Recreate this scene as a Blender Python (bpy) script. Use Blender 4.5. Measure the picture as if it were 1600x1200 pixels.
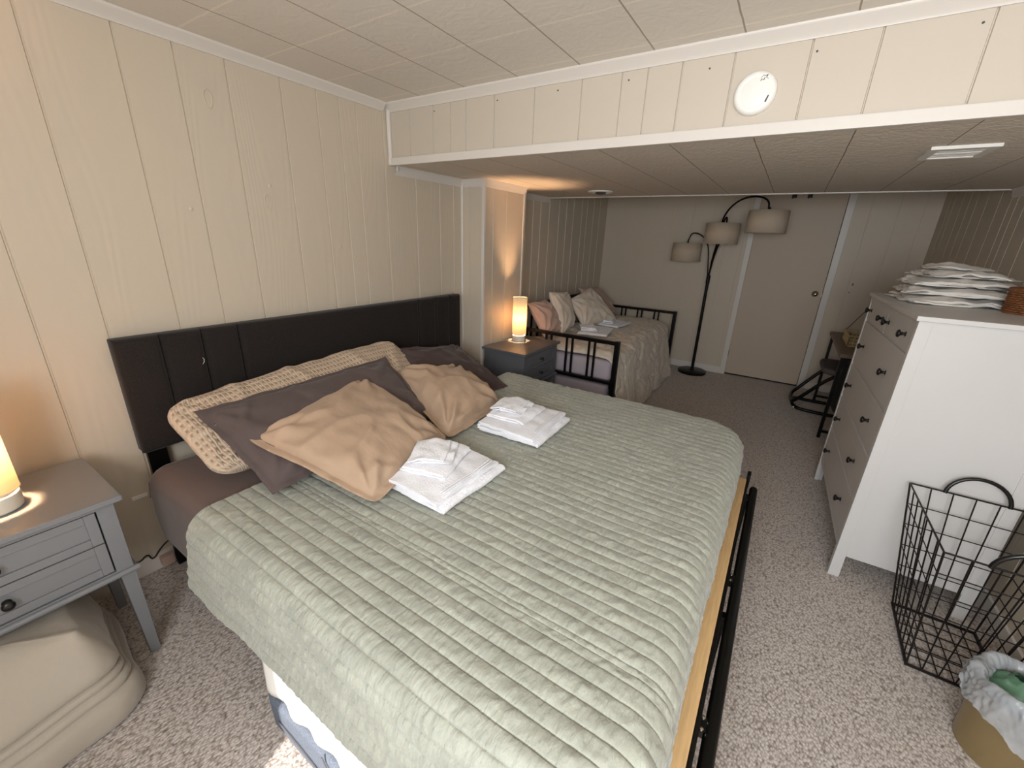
import bpy, bmesh, math, random
from mathutils import Vector, Matrix, noise
random.seed(7)
PI = math.pi
SC = bpy.context.scene
for o in list(bpy.data.objects): bpy.data.objects.remove(o)
C = SC.collection

# ---------------------------------------------------------------- camera
cam_d = bpy.data.cameras.new('camera'); cam = bpy.data.objects.new('camera', cam_d); C.objects.link(cam)
cam_d.sensor_fit = 'HORIZONTAL'; cam_d.sensor_width = 36.0; cam_d.lens = 647.7236/1600*36.0
cam_d.clip_start = 0.02
R_ = Vector((0.83779872, 0.54479724, 0.0359065)); U_ = Vector((-0.20995916, 0.26077428, 0.94229185)); D_ = Vector((-0.50399451, 0.7969898, -0.33286153))
m = Matrix(((R_.x, U_.x, -D_.x, 2.20872), (R_.y, U_.y, -D_.y, -0.59942), (R_.z, U_.z, -D_.z, 1.53399), (0, 0, 0, 1)))
cam.matrix_world = m
SC.camera = cam

# ---------------------------------------------------------------- exposure, world, daylight
SC.view_settings.view_transform = 'Standard'; SC.view_settings.look = 'None'
SC.view_settings.gamma = 1.0; SC.view_settings.use_curve_mapping = False
SC.view_settings.exposure = 0.08
W = bpy.data.worlds.new('sky'); SC.world = W; W.use_nodes = True
nt = W.node_tree; nt.nodes.clear()
wo = nt.nodes.new('ShaderNodeOutputWorld'); bg = nt.nodes.new('ShaderNodeBackground')
bg.inputs['Color'].default_value = (0.80, 0.90, 1.0, 1); bg.inputs['Strength'].default_value = 1.5
nt.links.new(bg.outputs[0], wo.inputs[0])

sun_d = bpy.data.lights.new('sun', 'SUN'); sun_d.energy = 8.0; sun_d.angle = math.radians(0.6); sun_d.color = (1.0, 0.95, 0.88)
sun = bpy.data.objects.new('sun', sun_d); C.objects.link(sun)
sun.rotation_euler = Vector((-0.25, 0.78, -0.57)).to_track_quat('-Z', 'Y').to_euler()
sun.location = (2.5, -4, 3)
def area(name, loc, direction, sx, sy, power, col):
    d = bpy.data.lights.new(name, 'AREA'); d.shape = 'RECTANGLE'; d.size = sx; d.size_y = sy; d.energy = power; d.color = col
    o = bpy.data.objects.new(name, d); C.objects.link(o); o.location = loc
    o.rotation_euler = Vector(direction).to_track_quat('-Z', 'Z').to_euler(); return o
area('daylight_from_patio_door', (2.42, -1.48, 1.62), (0.08, 1, -0.06), 1.30, 0.76, 59, (0.90, 0.955, 1.0))

# ---------------------------------------------------------------- materials
def hexc(h):
    h = h.lstrip('#'); v = [int(h[i:i+2], 16)/255 for i in (0, 2, 4)]
    return tuple(c/12.92 if c <= 0.04045 else ((c+0.055)/1.055)**2.4 for c in v)+(1,)
def mat(name, col, rough=0.6, metal=0.0, spec=0.5, sheen=0.0, bump=None, var=None, emit=None, trans=0.0, sss=0.0):
    """bump=(kind,scale,strength,dist[,stretch]); var=(scale,amount)"""
    M = bpy.data.materials.new(name); M.use_nodes = True; t = M.node_tree; b = t.nodes['Principled BSDF']
    c = hexc(col) if isinstance(col, str) else col
    b.inputs['Base Color'].default_value = c; b.inputs['Roughness'].default_value = rough; b.inputs['Metallic'].default_value = metal
    b.inputs['Specular IOR Level'].default_value = spec
    if sheen: b.inputs['Sheen Weight'].default_value = sheen; b.inputs['Sheen Roughness'].default_value = 0.4
    if trans: b.inputs['Transmission Weight'].default_value = trans
    if emit: b.inputs['Emission Color'].default_value = hexc(emit[0]); b.inputs['Emission Strength'].default_value = emit[1]
    tc = t.nodes.new('ShaderNodeTexCoord')
    def coords(stretch=None):
        if not stretch: return tc.outputs['Object']
        mp = t.nodes.new('ShaderNodeMapping'); mp.inputs['Scale'].default_value = stretch
        t.links.new(tc.outputs['Object'], mp.inputs['Vector']); return mp.outputs[0]
    if var:
        n = t.nodes.new('ShaderNodeTexNoise'); n.inputs['Scale'].default_value = var[0]; n.inputs['Detail'].default_value = 4
        t.links.new(coords(var[2] if len(var) > 2 else None), n.inputs['Vector'])
        r = t.nodes.new('ShaderNodeMixRGB'); a = var[1]
        r.inputs[1].default_value = tuple(max(0, x*(1-a)) for x in c[:3])+(1,); r.inputs[2].default_value = tuple(min(1, x*(1+a)) for x in c[:3])+(1,)
        cr = t.nodes.new('ShaderNodeMapRange'); cr.inputs[1].default_value = 0.3; cr.inputs[2].default_value = 0.7
        t.links.new(n.outputs['Fac'], cr.inputs[0]); t.links.new(cr.outputs[0], r.inputs[0]); t.links.new(r.outputs[0], b.inputs['Base Color'])
    if bump:
        kind, sc, st, ds = bump[:4]
        if kind == 'noise': n = t.nodes.new('ShaderNodeTexNoise'); n.inputs['Detail'].default_value = 5
        elif kind == 'voronoi': n = t.nodes.new('ShaderNodeTexVoronoi')
        elif kind == 'wave': n = t.nodes.new('ShaderNodeTexWave'); n.inputs['Distortion'].default_value = 6; n.inputs['Detail'].default_value = 3; n.inputs['Detail Scale'].default_value = 1.2
        n.inputs['Scale'].default_value = sc
        t.links.new(coords(bump[4] if len(bump) > 4 else None), n.inputs['Vector'])
        bp = t.nodes.new('ShaderNodeBump'); bp.inputs['Strength'].default_value = st; bp.inputs['Distance'].default_value = ds
        t.links.new(n.outputs[0], bp.inputs['Height']); t.links.new(bp.outputs[0], b.inputs['Normal'])
    return M
def wood_panel(name, col, axis):
    """painted plywood panelling: embossed cathedral grain running vertically"""
    M = mat(name, col, 0.45, spec=0.4); t = M.node_tree; b = t.nodes['Principled BSDF']
    tc = t.nodes.new('ShaderNodeTexCoord'); mp = t.nodes.new('ShaderNodeMapping')
    mp.inputs['Scale'].default_value = (1, 1, 0.14) 
    t.links.new(tc.outputs['Object'], mp.inputs[0])
    n = t.nodes.new('ShaderNodeTexNoise'); n.inputs['Scale'].default_value = 3.2; n.inputs['Detail'].default_value = 1.5
    t.links.new(mp.outputs[0], n.inputs['Vector'])
    mu = t.nodes.new('ShaderNodeMath'); mu.operation = 'MULTIPLY'; mu.inputs[1].default_value = 150
    t.links.new(n.outputs[0], mu.inputs[0])
    si = t.nodes.new('ShaderNodeMath'); si.operation = 'SINE'; t.links.new(mu.outputs[0], si.inputs[0])
    n2 = t.nodes.new('ShaderNodeTexNoise'); n2.inputs['Scale'].default_value = 60; n2.inputs['Detail'].default_value = 3
    t.links.new(mp.outputs[0], n2.inputs['Vector'])
    ad = t.nodes.new('ShaderNodeMath'); ad.operation = 'MULTIPLY_ADD'; ad.inputs[1].default_value = 0.5
    t.links.new(si.outputs[0], ad.inputs[0]); t.links.new(n2.outputs[0], ad.inputs[2])
    bp = t.nodes.new('ShaderNodeBump'); bp.inputs['Strength'].default_value = 0.16; bp.inputs['Distance'].default_value = 0.0022
    t.links.new(ad.outputs[0], bp.inputs['Height']); t.links.new(bp.outputs[0], b.inputs['Normal'])
    return M
def tiles(name, col, x0, y0, s, line, line2, strength, linew=0.004, emb=0.35, nsc=14):
    M = mat(name, col, 0.7, spec=0.3); t = M.node_tree; b = t.nodes['Principled BSDF']
    tc = t.nodes.new('ShaderNodeTexCoord'); sp = t.nodes.new('ShaderNodeSeparateXYZ'); t.links.new(tc.outputs['Object'], sp.inputs[0])
    nw = t.nodes.new('ShaderNodeTexNoise'); nw.inputs['Scale'].default_value = 6; t.links.new(tc.outputs['Object'], nw.inputs['Vector'])
    outs = []
    for k, o0 in ((0, x0), (1, y0)):
        a = t.nodes.new('ShaderNodeMath'); a.operation = 'SUBTRACT'; a.inputs[1].default_value = o0+0.003; t.links.new(sp.outputs[k], a.inputs[0])
        w = t.nodes.new('ShaderNodeMath'); w.operation = 'MULTIPLY_ADD'; w.inputs[1].default_value = 0.006; t.links.new(nw.outputs[0], w.inputs[0]); t.links.new(a.outputs[0], w.inputs[2])
        p = t.nodes.new('ShaderNodeMath'); p.operation = 'PINGPONG'; p.inputs[1].default_value = s/2; t.links.new(w.outputs[0], p.inputs[0])
        l = t.nodes.new('ShaderNodeMath'); l.operation = 'LESS_THAN'; l.inputs[1].default_value = linew if k == 1 else linew*0.6; t.links.new(p.outputs[0], l.inputs[0])
        outs.append(l)
    mx = t.nodes.new('ShaderNodeMath'); mx.operation = 'MAXIMUM'; t.links.new(outs[0].outputs[0], mx.inputs[0]); t.links.new(outs[1].outputs[0], mx.inputs[1])
    mc = t.nodes.new('ShaderNodeMixRGB'); mc.inputs[1].default_value = hexc(col); mc.inputs[2].default_value = hexc(line)
    t.links.new(outs[1].outputs[0], mc.inputs[0])
    md = t.nodes.new('ShaderNodeMixRGB'); md.inputs[2].default_value = hexc(line2); t.links.new(mc.outputs[0], md.inputs[1])
    t.links.new(outs[0].outputs[0], md.inputs[0]); t.links.new(md.outputs[0], b.inputs['Base Color'])
    n = t.nodes.new('ShaderNodeTexNoise'); n.inputs['Scale'].default_value = nsc; n.inputs['Detail'].default_value = 5; n.inputs['Distortion'].default_value = 1.6
    t.links.new(tc.outputs['Object'], n.inputs['Vector'])
    ad = t.nodes.new('ShaderNodeMath'); ad.operation = 'MULTIPLY_ADD'; ad.inputs[1].default_value = strength; t.links.new(mx.outputs[0], ad.inputs[0]); t.links.new(n.outputs[0], ad.inputs[2])
    bp = t.nodes.new('ShaderNodeBump'); bp.inputs['Strength'].default_value = emb; bp.inputs['Distance'].default_value = 0.006
    t.links.new(ad.outputs[0], bp.inputs['Height']); t.links.new(bp.outputs[0], b.inputs['Normal'])
    return M
def carpet():
    M = mat('berber_carpet', '#968a7e', 0.95, spec=0.1); t = M.node_tree; b = t.nodes['Principled BSDF']; b.inputs['Sheen Weight'].default_value = 0.35; b.inputs['Sheen Roughness'].default_value = 0.5; b.inputs['Sheen Tint'].default_value = (0.8, 0.72, 0.65, 1)
    tc = t.nodes.new('ShaderNodeTexCoord'); mp = t.nodes.new('ShaderNodeMapping'); mp.inputs['Scale'].default_value = (1.25, 0.8, 1); mp.inputs['Rotation'].default_value = (0, 0, 0.5)
    t.links.new(tc.outputs['Object'], mp.inputs[0])
    v = t.nodes.new('ShaderNodeTexVoronoi'); v.inputs['Scale'].default_value = 105; v.inputs['Randomness'].default_value = 0.75; t.links.new(mp.outputs[0], v.inputs['Vector'])
    n = t.nodes.new('ShaderNodeTexNoise'); n.inputs['Scale'].default_value = 90; n.inputs['Detail'].default_value = 3; t.links.new(tc.outputs['Object'], n.inputs['Vector'])
    cr = t.nodes.new('ShaderNodeValToRGB'); e = cr.color_ramp.elements
    e[0].position = 0.0; e[0].color = hexc('#d3cac4'); e[1].position = 0.9; e[1].color = hexc('#82776f')
    k = e.new(0.45); k.color = hexc('#c1b7b0')
    t.links.new(v.outputs['Distance'], cr.inputs[0])
    sepc = t.nodes.new('ShaderNodeMixRGB'); sepc.blend_type = 'MULTIPLY'; sepc.inputs[0].default_value = 0.85
    cr2 = t.nodes.new('ShaderNodeValToRGB'); e2 = cr2.color_ramp.elements
    e2[0].position = 0.34; e2[0].color = (0.55, 0.50, 0.46, 1); e2[1].position = 0.46; e2[1].color = (1, 1, 1, 1)
    t.links.new(n.outputs[0], cr2.inputs[0]); t.links.new(cr.outputs[0], sepc.inputs[1]); t.links.new(cr2.outputs[0], sepc.inputs[2])
    t.links.new(sepc.outputs[0], b.inputs['Base Color'])
    inv = t.nodes.new('ShaderNodeMath'); inv.operation = 'MULTIPLY'; inv.inputs[1].default_value = -1; t.links.new(v.outputs['Distance'], inv.inputs[0])
    bp = t.nodes.new('ShaderNodeBump'); bp.inputs['Strength'].default_value = 0.6; bp.inputs['Distance'].default_value = 0.005
    t.links.new(inv.outputs[0], bp.inputs['Height']); t.links.new(bp.outputs[0], b.inputs['Normal'])
    return M
WALLC = '#cbbeac'
M = {}
M['wall'] = wood_panel('painted_panelling', WALLC, 1)
M['soffit'] = mat('painted_soffit_board', '#c8bdae', 0.5, spec=0.4, bump=('noise', 30, 0.05, 0.002, (1, 1, 0.2)))
M['trim'] = mat('trim_paint', '#d8d1c9', 0.4)
M['ceil'] = tiles('ceiling_tile', '#e3dbd1', 1.58, 0.33, 0.32, '#efe6d9', '#a79c8d', 2.0, 0.005)
M['ceil_low'] = tiles('low_ceiling_tile', '#ded4c8', 1.667, 1.50, 0.3165, '#ded4c6', '#84796b', -1.2, 0.003, 0.9, 20)
M['carpet'] = carpet()
M['door'] = mat('door_paint', '#bfae9a', 0.5)
M['white'] = mat('white_lacquer', '#cdcac8', 0.4, var=(3, 0.02), bump=('noise', 90, 0.03, 0.001, (1, 1, 0.05)))
M['gap'] = mat('dark_gap', '#1c1a18', 0.8)
M['black'] = mat('black_metal', '#131211', 0.38, metal=0.6)
M['blackwire'] = mat('black_wire', '#1a1210', 0.45, metal=0.4)
M['knob'] = mat('black_knob', '#0e0d0d', 0.3)
M['chrome'] = mat('brushed_chrome', '#c9c3b4', 0.18, metal=1)
M['brass'] = mat('brushed_gold', '#a08c66', 0.3, metal=0.6, bump=('noise', 60, 0.08, 0.001, (1, 1, 14)))
M['head'] = mat('charcoal_linen', '#272220', 0.9, spec=0.2, sheen=0.15, bump=('noise', 420, 0.35, 0.001), var=(220, 0.3))
M['sheet'] = mat('mauve_sheet', '#6b5c57', 0.8, spec=0.2, sheen=0.2, bump=('noise', 12, 0.15, 0.01))
M['dark'] = mat('dark_grey_cotton', '#5b4f4d', 0.85, spec=0.2, sheen=0.15, bump=('noise', 14, 0.25, 0.01))
M['plum'] = mat('plum_brown_cotton', '#4d3f3d', 0.85, spec=0.2, sheen=0.15, bump=('noise', 14, 0.25, 0.01))
M['tan'] = mat('tan_cotton', '#b0967f', 0.85, spec=0.2, sheen=0.15, bump=('noise', 11, 0.35, 0.015, (1, 1.6, 1)))
M['towel'] = mat('white_terry', '#efeff4', 0.95, spec=0.1, sheen=0.3, bump=('noise', 130, 0.8, 0.004))
M['linen'] = mat('white_linen', '#e2dcd4', 0.95, spec=0.1, sheen=0.1, bump=('noise', 60, 0.4, 0.004))
M['fleece'] = mat('beige_fleece', '#a89e91', 0.95, spec=0.1, sheen=0.4, bump=('noise', 9, 0.5, 0.02))
M['cream'] = mat('cream_cotton', '#d9cdbd', 0.9, spec=0.1, sheen=0.2, bump=('noise', 30, 0.45, 0.012), var=(25, 0.06))
M['pcream'] = mat('ivory_cotton', '#ded1c2', 0.9, spec=0.1, sheen=0.2, bump=('noise', 26, 0.3, 0.01))
M['pink'] = mat('dusty_pink_cotton', '#c0a598', 0.9, spec=0.1, sheen=0.2, bump=('noise', 20, 0.3, 0.01))
M['lav'] = mat('lavender_grey_cotton', '#b0a5ac', 0.85, spec=0.2, bump=('noise', 8, 0.3, 0.012))
M['grey'] = mat('grey_paint', '#76777a', 0.3, spec=0.5, bump=('noise', 50, 0.05, 0.001))
M['greydark'] = mat('slate_grey_paint', '#5f6064', 0.3, spec=0.5)
M['pine'] = mat('pale_pine', '#d3ae7c', 0.5, var=(9, 0.12, (12, 1, 12)))
M['felt'] = mat('grey_felt', '#666c78', 0.95, spec=0.1, var=(300, 0.25), bump=('noise', 300, 0.3, 0.002))
M['shade'] = mat('linen_shade', '#c9b8a3', 0.8, spec=0.2, bump=('wave', 200, 0.1, 0.001))
M['ceramic'] = mat('white_ceramic', '#d9d2c4', 0.5)
M['wicker'] = mat('brown_wicker', '#7a4a28', 0.6, var=(40, 0.3))
M['goldwire'] = mat('cream_woven_wire', '#bda679', 0.5, metal=0.2)
M['desk'] = mat('walnut_desk', '#6f5a4a', 0.45, var=(8, 0.15, (10, 1, 10)))
M['seat'] = mat('grey_seat_fabric', '#5b5552', 0.9)
M['bagblack'] = mat('black_nylon', '#0f0f10', 0.6)
M['smoke'] = mat('white_plastic', '#efece6', 0.35)
M['print'] = mat('grey_print', '#4a4745', 0.6)
M['cable'] = mat('black_cable', '#15120f', 0.5)
M['scuff'] = mat('pale_scuff', '#cfc8ba', 0.7)
# quilt: velvet
M['stripwhite'] = mat('white_sun_strip', '#e6e2dc', 0.9, spec=0.1)  # bright white for the added strip that imitates the sunlit bed side
M['quilt'] = mat('sage_velvet', '#9e9f93', 0.78, spec=0.2, sheen=0.35, var=(14, 0.12, (0.6, 2.2, 1)), bump=('noise', 34, 1.0, 0.010, (1.8, 0.6, 1)))
# waffle knit
def waffle():
    W_ = mat('tan_waffle_knit', '#c2a78b', 0.95, spec=0.1, sheen=0.2); t = W_.node_tree; b = t.nodes['Principled BSDF']
    uv = t.nodes.new('ShaderNodeUVMap'); sp = t.nodes.new('ShaderNodeSeparateXYZ'); t.links.new(uv.outputs[0], sp.inputs[0])
    def s(k, f, op='SINE'):
        a = t.nodes.new('ShaderNodeMath'); a.operation = 'MULTIPLY'; a.inputs[1].default_value = f; t.links.new(sp.outputs[k], a.inputs[0])
        c = t.nodes.new('ShaderNodeMath'); c.operation = op; t.links.new(a.outputs[0], c.inputs[0]); return c
    A = s(0, 2*PI*62); B = s(1, 2*PI*13); F = s(0, 2*PI*124)
    mul = t.nodes.new('ShaderNodeMath'); mul.operation = 'MAXIMUM'; t.links.new(A.outputs[0], mul.inputs[0]); t.links.new(B.outputs[0], mul.inputs[1])
    ad = t.nodes.new('ShaderNodeMath'); ad.operation = 'MULTIPLY_ADD'; ad.inputs[1].default_value = 0.25; t.links.new(F.outputs[0], ad.inputs[0]); t.links.new(mul.outputs[0], ad.inputs[2])
    bp = t.nodes.new('ShaderNodeBump'); bp.inputs['Strength'].default_value = 0.7; bp.inputs['Distance'].default_value = 0.005
    t.links.new(ad.outputs[0], bp.inputs['Height']); t.links.new(bp.outputs[0], b.inputs['Normal'])
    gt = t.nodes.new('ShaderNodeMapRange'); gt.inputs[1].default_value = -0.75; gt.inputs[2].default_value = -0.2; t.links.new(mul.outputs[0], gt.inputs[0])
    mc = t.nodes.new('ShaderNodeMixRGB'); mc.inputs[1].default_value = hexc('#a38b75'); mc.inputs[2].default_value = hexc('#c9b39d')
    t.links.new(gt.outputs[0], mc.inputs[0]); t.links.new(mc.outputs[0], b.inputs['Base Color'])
    return W_
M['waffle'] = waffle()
def translucent(name, col, mix, emit=None):
    T = bpy.data.materials.new(name); T.use_nodes = True; t = T.node_tree; t.nodes.clear()
    o = t.nodes.new('ShaderNodeOutputMaterial'); a = t.nodes.new('ShaderNodeBsdfDiffuse'); b = t.nodes.new('ShaderNodeBsdfTranslucent'); x = t.nodes.new('ShaderNodeMixShader')
    a.inputs[0].default_value = hexc(col); b.inputs[0].default_value = hexc(col); x.inputs[0].default_value = mix
    t.links.new(a.outputs[0], x.inputs[1]); t.links.new(b.outputs[0], x.inputs[2]); last = x
    if emit:
        e = t.nodes.new('ShaderNodeEmission'); e.inputs[0].default_value = hexc(emit[0]); e.inputs[1].default_value = emit[1]
        s = t.nodes.new('ShaderNodeAddShader'); t.links.new(x.outputs[0], s.inputs[0]); t.links.new(e.outputs[0], s.inputs[1]); last = s
    t.links.new(last.outputs[0], o.inputs[0]); return T
M['lampshade'] = translucent('lit_linen_shade', '#fbf0dc', 0.6, ('#ffdca0', 0.12))
M['lampglow'] = mat('glowing_bulb', '#ffd9a0', 0.5, emit=('#ffcb98', 1400))
def plastic():
    T = bpy.data.materials.new('milky_plastic_bag'); T.use_nodes = True; t = T.node_tree; t.nodes.clear()
    o = t.nodes.new('ShaderNodeOutputMaterial'); p = t.nodes.new('ShaderNodeBsdfPrincipled'); p.inputs['Base Color'].default_value = hexc('#b9bcc0'); p.inputs['Roughness'].default_value = 0.25
    tr = t.nodes.new('ShaderNodeBsdfTransparent'); x = t.nodes.new('ShaderNodeMixShader'); x.inputs[0].default_value = 0.38
    t.links.new(p.outputs[0], x.inputs[1]); t.links.new(tr.outputs[0], x.inputs[2]); t.links.new(x.outputs[0], o.inputs[0]); return T
M['plastic'] = plastic()
M['greenbag'] = mat('green_plastic', '#55785f', 0.35)

# ---------------------------------------------------------------- mesh helpers
class MB:
    def __init__(s): s.v = []; s.f = []; s.uv = {}
    def add(s, vs, fs):
        n = len(s.v); s.v += [tuple(v) for v in vs]; s.f += [tuple(i+n for i in f) for f in fs]; return s
    def box(s, x0, y0, z0, x1, y1, z1, bev=0.0, rot=0, piv=None):
        bm = bmesh.new(); bmesh.ops.create_cube(bm, size=1)
        for v in bm.verts: v.co = Vector(((x0+x1)/2+v.co.x*(x1-x0), (y0+y1)/2+v.co.y*(y1-y0), (z0+z1)/2+v.co.z*(z1-z0)))
        if bev > 0: bmesh.ops.bevel(bm, geom=list(bm.edges), offset=min(bev, 0.45*min(abs(x1-x0), abs(y1-y0), abs(z1-z0))), segments=2, affect='EDGES', profile=0.6)
        if rot: bmesh.ops.rotate(bm, verts=bm.verts, cent=piv or Vector(((x0+x1)/2, (y0+y1)/2, 0)), matrix=Matrix.Rotation(rot, 3, 'Z'))
        bm.verts.index_update(); s.add([v.co[:] for v in bm.verts], [[v.index for v in f.verts] for f in bm.faces]); bm.free(); return s
    def tube(s, pts, r, n=10, caps=True, closed=False, flat=None):
        pts = [Vector(p) for p in pts]; k = len(pts); rings = []
        up = None
        for i, p in enumerate(pts):
            a = pts[i-1] if (i > 0 or closed) else p; b = pts[(i+1) % k] if (i < k-1 or closed) else p
            t = (b-a).normalized()
            if up is None: up = Vector((0, 0, 1)) if abs(t.z) < 0.9 else Vector((0, 1, 0))
            x = t.cross(up).normalized(); y = x.cross(t).normalized(); up = y
            rr = r[i] if isinstance(r, (list, tuple)) else r
            rings.append([p+x*math.cos(2*PI*j/n)*rr+y*math.sin(2*PI*j/n)*rr*(flat or 1) for j in range(n)])
        vs = [v for q in rings for v in q]; fs = []
        for i in range(k if closed else k-1):
            for j in range(n): fs.append((i*n+j, i*n+(j+1) % n, ((i+1) % k)*n+(j+1) % n, ((i+1) % k)*n+j))
        if caps and not closed: fs.append(tuple(range(n-1, -1, -1))); fs.append(tuple((k-1)*n+j for j in range(n)))
        return s.add(vs, fs)
    def lathe(s, prof, cx, cy, n=40, cz=0, M4=None):
        vs = []; fs = []; k = len(prof)
        for (r, z) in prof:
            for j in range(n): vs.append(Vector((r*math.cos(2*PI*j/n), r*math.sin(2*PI*j/n), z)))
        for i in range(k-1):
            for j in range(n): fs.append((i*n+j, i*n+(j+1) % n, (i+1)*n+(j+1) % n, (i+1)*n+j))
        if M4 is not None: vs = [M4 @ v for v in vs]
        else: vs = [v+Vector((cx, cy, cz)) for v in vs]
        return s.add(vs, fs)
    def grid(s, fn, nu, nv, closeu=False):
        vs = [fn(i, j) for i in range(nu) for j in range(nv)]; fs = []
        for i in range(nu if closeu else nu-1):
            for j in range(nv-1): fs.append((i*nv+j, ((i+1) % nu)*nv+j, ((i+1) % nu)*nv+j+1, i*nv+j+1))
        return s.add(vs, fs)
    def build(s, name, material, parent=None, smooth=False, angle=None, uvs=None, shift=None):
        me = bpy.data.meshes.new(name); vs = s.v
        o = bpy.data.objects.new(name, me); C.objects.link(o)
        if parent is not None:
            o.parent = parent; off = Vector(parent.location) if parent.parent is None else Vector(parent.get('_org', (0, 0, 0)))
            vs = [Vector(v)-off for v in vs]; o['_org'] = tuple(off)
        me.from_pydata([tuple(v) for v in vs], [], s.f); me.update()
        bm = bmesh.new(); bm.from_mesh(me); bmesh.ops.recalc_face_normals(bm, faces=bm.faces); bm.to_mesh(me); bm.free()
        if smooth:
            me.polygons.foreach_set('use_smooth', [True]*len(me.polygons))
            if angle: 
                try: me.set_sharp_from_angle(angle=math.radians(angle))
                except Exception: pass
        if uvs:
            l = me.uv_layers.new(name='UVMap')
            for lp in me.loops: l.data[lp.index].uv = uvs[lp.vertex_index]
        me.materials.append(M[material]); return o
def thing(name, label, cat, loc=(0, 0, 0), group=None):
    o = bpy.data.objects.new(name, None); C.objects.link(o); o.empty_display_size = 0.05
    o.location = loc; o['label'] = label; o['category'] = cat
    if group: o['group'] = group
    return o
def tag(o, label, cat, group=None):
    o['label'] = label; o['category'] = cat
    if group: o['group'] = group
    return o
def struct(o): o['kind'] = 'structure'; return o
def solid(o, t, off=0.0):
    md = o.modifiers.new('thickness', 'SOLIDIFY'); md.thickness = t; md.offset = off; return o
def sub(o, n=1):
    md = o.modifiers.new('smooth', 'SUBSURF'); md.levels = n; md.render_levels = n; return o
def nz(x, y, z=0.0): return noise.noise(Vector((x, y, z)))
def arc(cx, cz, r, a0, a1, n): return [(cx+r*math.cos(a0+(a1-a0)*i/n), cz+r*math.sin(a0+(a1-a0)*i/n)) for i in range(n+1)]
def smoothpath(pts, it=2):
    pts = [Vector(p) for p in pts]
    for _ in range(it):
        q = [pts[0]]
        for a, b in zip(pts, pts[1:]): q += [a*0.75+b*0.25, a*0.25+b*0.75]
        q.append(pts[-1]); pts = q
    return pts

# ================================================================ ROOM
XR, YB, YF, H1, H2, YS, YE = 3.28, 5.10, -1.50, 2.25, 1.93, 1.39, 3.47
Y1, Y2, X1 = 2.08, 2.65, 0.21
WID = [0.181, 0.188, 0.237, 0.183, 0.132, 0.104, 0.19, 0.25, 0.231, 0.16]
def grooves(start, a, b):
    g = [start]; k = 0
    while g[-1] < b: g.append(g[-1]+WID[k % len(WID)]); k += 1
    k = len(WID)-1; s = start
    while s > a: s -= WID[k % len(WID)]; k -= 1; g.append(s)
    return sorted(x for x in g if a+0.02 < x < b-0.02)
def panel_wall(name, segs, z0, z1, material, gw=0.0045, gd=0.006):
    """segs: list of (p0, p1, normal, groove distances); grooves are real V channels"""
    mb = MB(); 
    for (p0, p1, nrm, gs) in segs:
        p0 = Vector(p0); p1 = Vector(p1); d = (p1-p0); L = d.length; d.normalize(); nrm = Vector(nrm)
        pts = [p0]
        for g in sorted(gs):
            if gw < g < L-gw: pts += [p0+d*(g-gw), p0+d*(g-gw*0.35)-nrm*gd, p0+d*(g+gw*0.35)-nrm*gd, p0+d*(g+gw)]
        pts.append(p1)
        vs = []; fs = []
        for p in pts: vs += [(p.x, p.y, z0), (p.x, p.y, z1)]
        for i in range(len(pts)-1): fs.append((2*i, 2*i+2, 2*i+3, 2*i+1))
        mb.add(vs, fs)
    return mb
gl = [-1.3, -1.15, -0.98, -0.83, -0.62, -0.49, -0.295, -0.108, 0.132, 0.314, 0.501, 0.738, 0.923, 1.053, 1.160, 1.346, 1.599, 1.83, 1.98]
segs = [((0, YF, 0), (0, Y1, 0), (1, 0, 0), [g-YF for g in gl]),
        ((0, Y1, 0), (X1, Y1, 0), (0, -1, 0), [0.075]),
        ((X1, Y1, 0), (X1, Y2, 0), (1, 0, 0), [0.12, 0.30]),
        ((X1, Y2, 0), (0, Y2, 0), (0, 1, 0), []),
        ((0, Y2, 0), (0, YB, 0), (1, 0, 0), [0.2, 0.38, 0.51, 0.66, 0.84, 1.06, 1.24, 1.42, 1.65, 1.8, 2.0, 2.2])]
def wall(name, segs, z0, z1, material, back):
    o = panel_wall(name, segs, z0, z1, material, gd=back or 0.006).build(name, material); struct(o)
    return o
wall('wall_left', segs, 0, H1+0.02, 'wall', None)
wall('wall_back', [((0, YB, 0), (1.785, YB, 0), (0, -1, 0), [0.25, 0.5, 0.66, 0.85, 1.1, 1.33, 1.5, 1.68]), ((2.56, YB, 0), (XR, YB, 0), (0, -1, 0), [0.2, 0.42, 0.6]),], 0, H1+0.02, 'wall', 0.0015)
struct(MB().box(1.785, YB, 2.12, 2.56, YB+0.02, H1+0.02).build('wall_above_door', 'wall'))
wall('wall_right', [((XR, YF, 0), (XR, YB, 0), (-1, 0, 0), [0.15, 0.33, 0.52, 0.76, 0.94, 1.07, 1.18, 1.37, 1.62, 1.85, 2.05, 2.23, 2.42, 2.66, 2.84, 2.97, 3.08, 3.27, 3.52, 3.75, 3.95, 4.13, 4.32, 4.56, 4.74, 4.87, 4.98, 5.17, 5.42, 5.65, 5.83, 6.02, 6.26, 6.4])], 0, H1+0.02, 'wall', None)
# front wall (behind the camera) with the patio door opening
PX0, PX1, PZ1 = 1.56, 3.12, 2.02
fw = MB().box(-0.1, YF-0.12, 0, 0.32, YF, H1+0.02).box(0.32, YF-0.12, 0, 1.34, YF, H1+0.02).box(1.34, YF-0.12, 0, PX0, YF, H1+0.02).box(PX1, YF-0.12, 0, XR+0.1, YF, H1+0.02).box(PX0, YF-0.12, PZ1, PX1, YF, H1+0.02)
struct(fw.build('wall_front', 'wall'))
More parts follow.
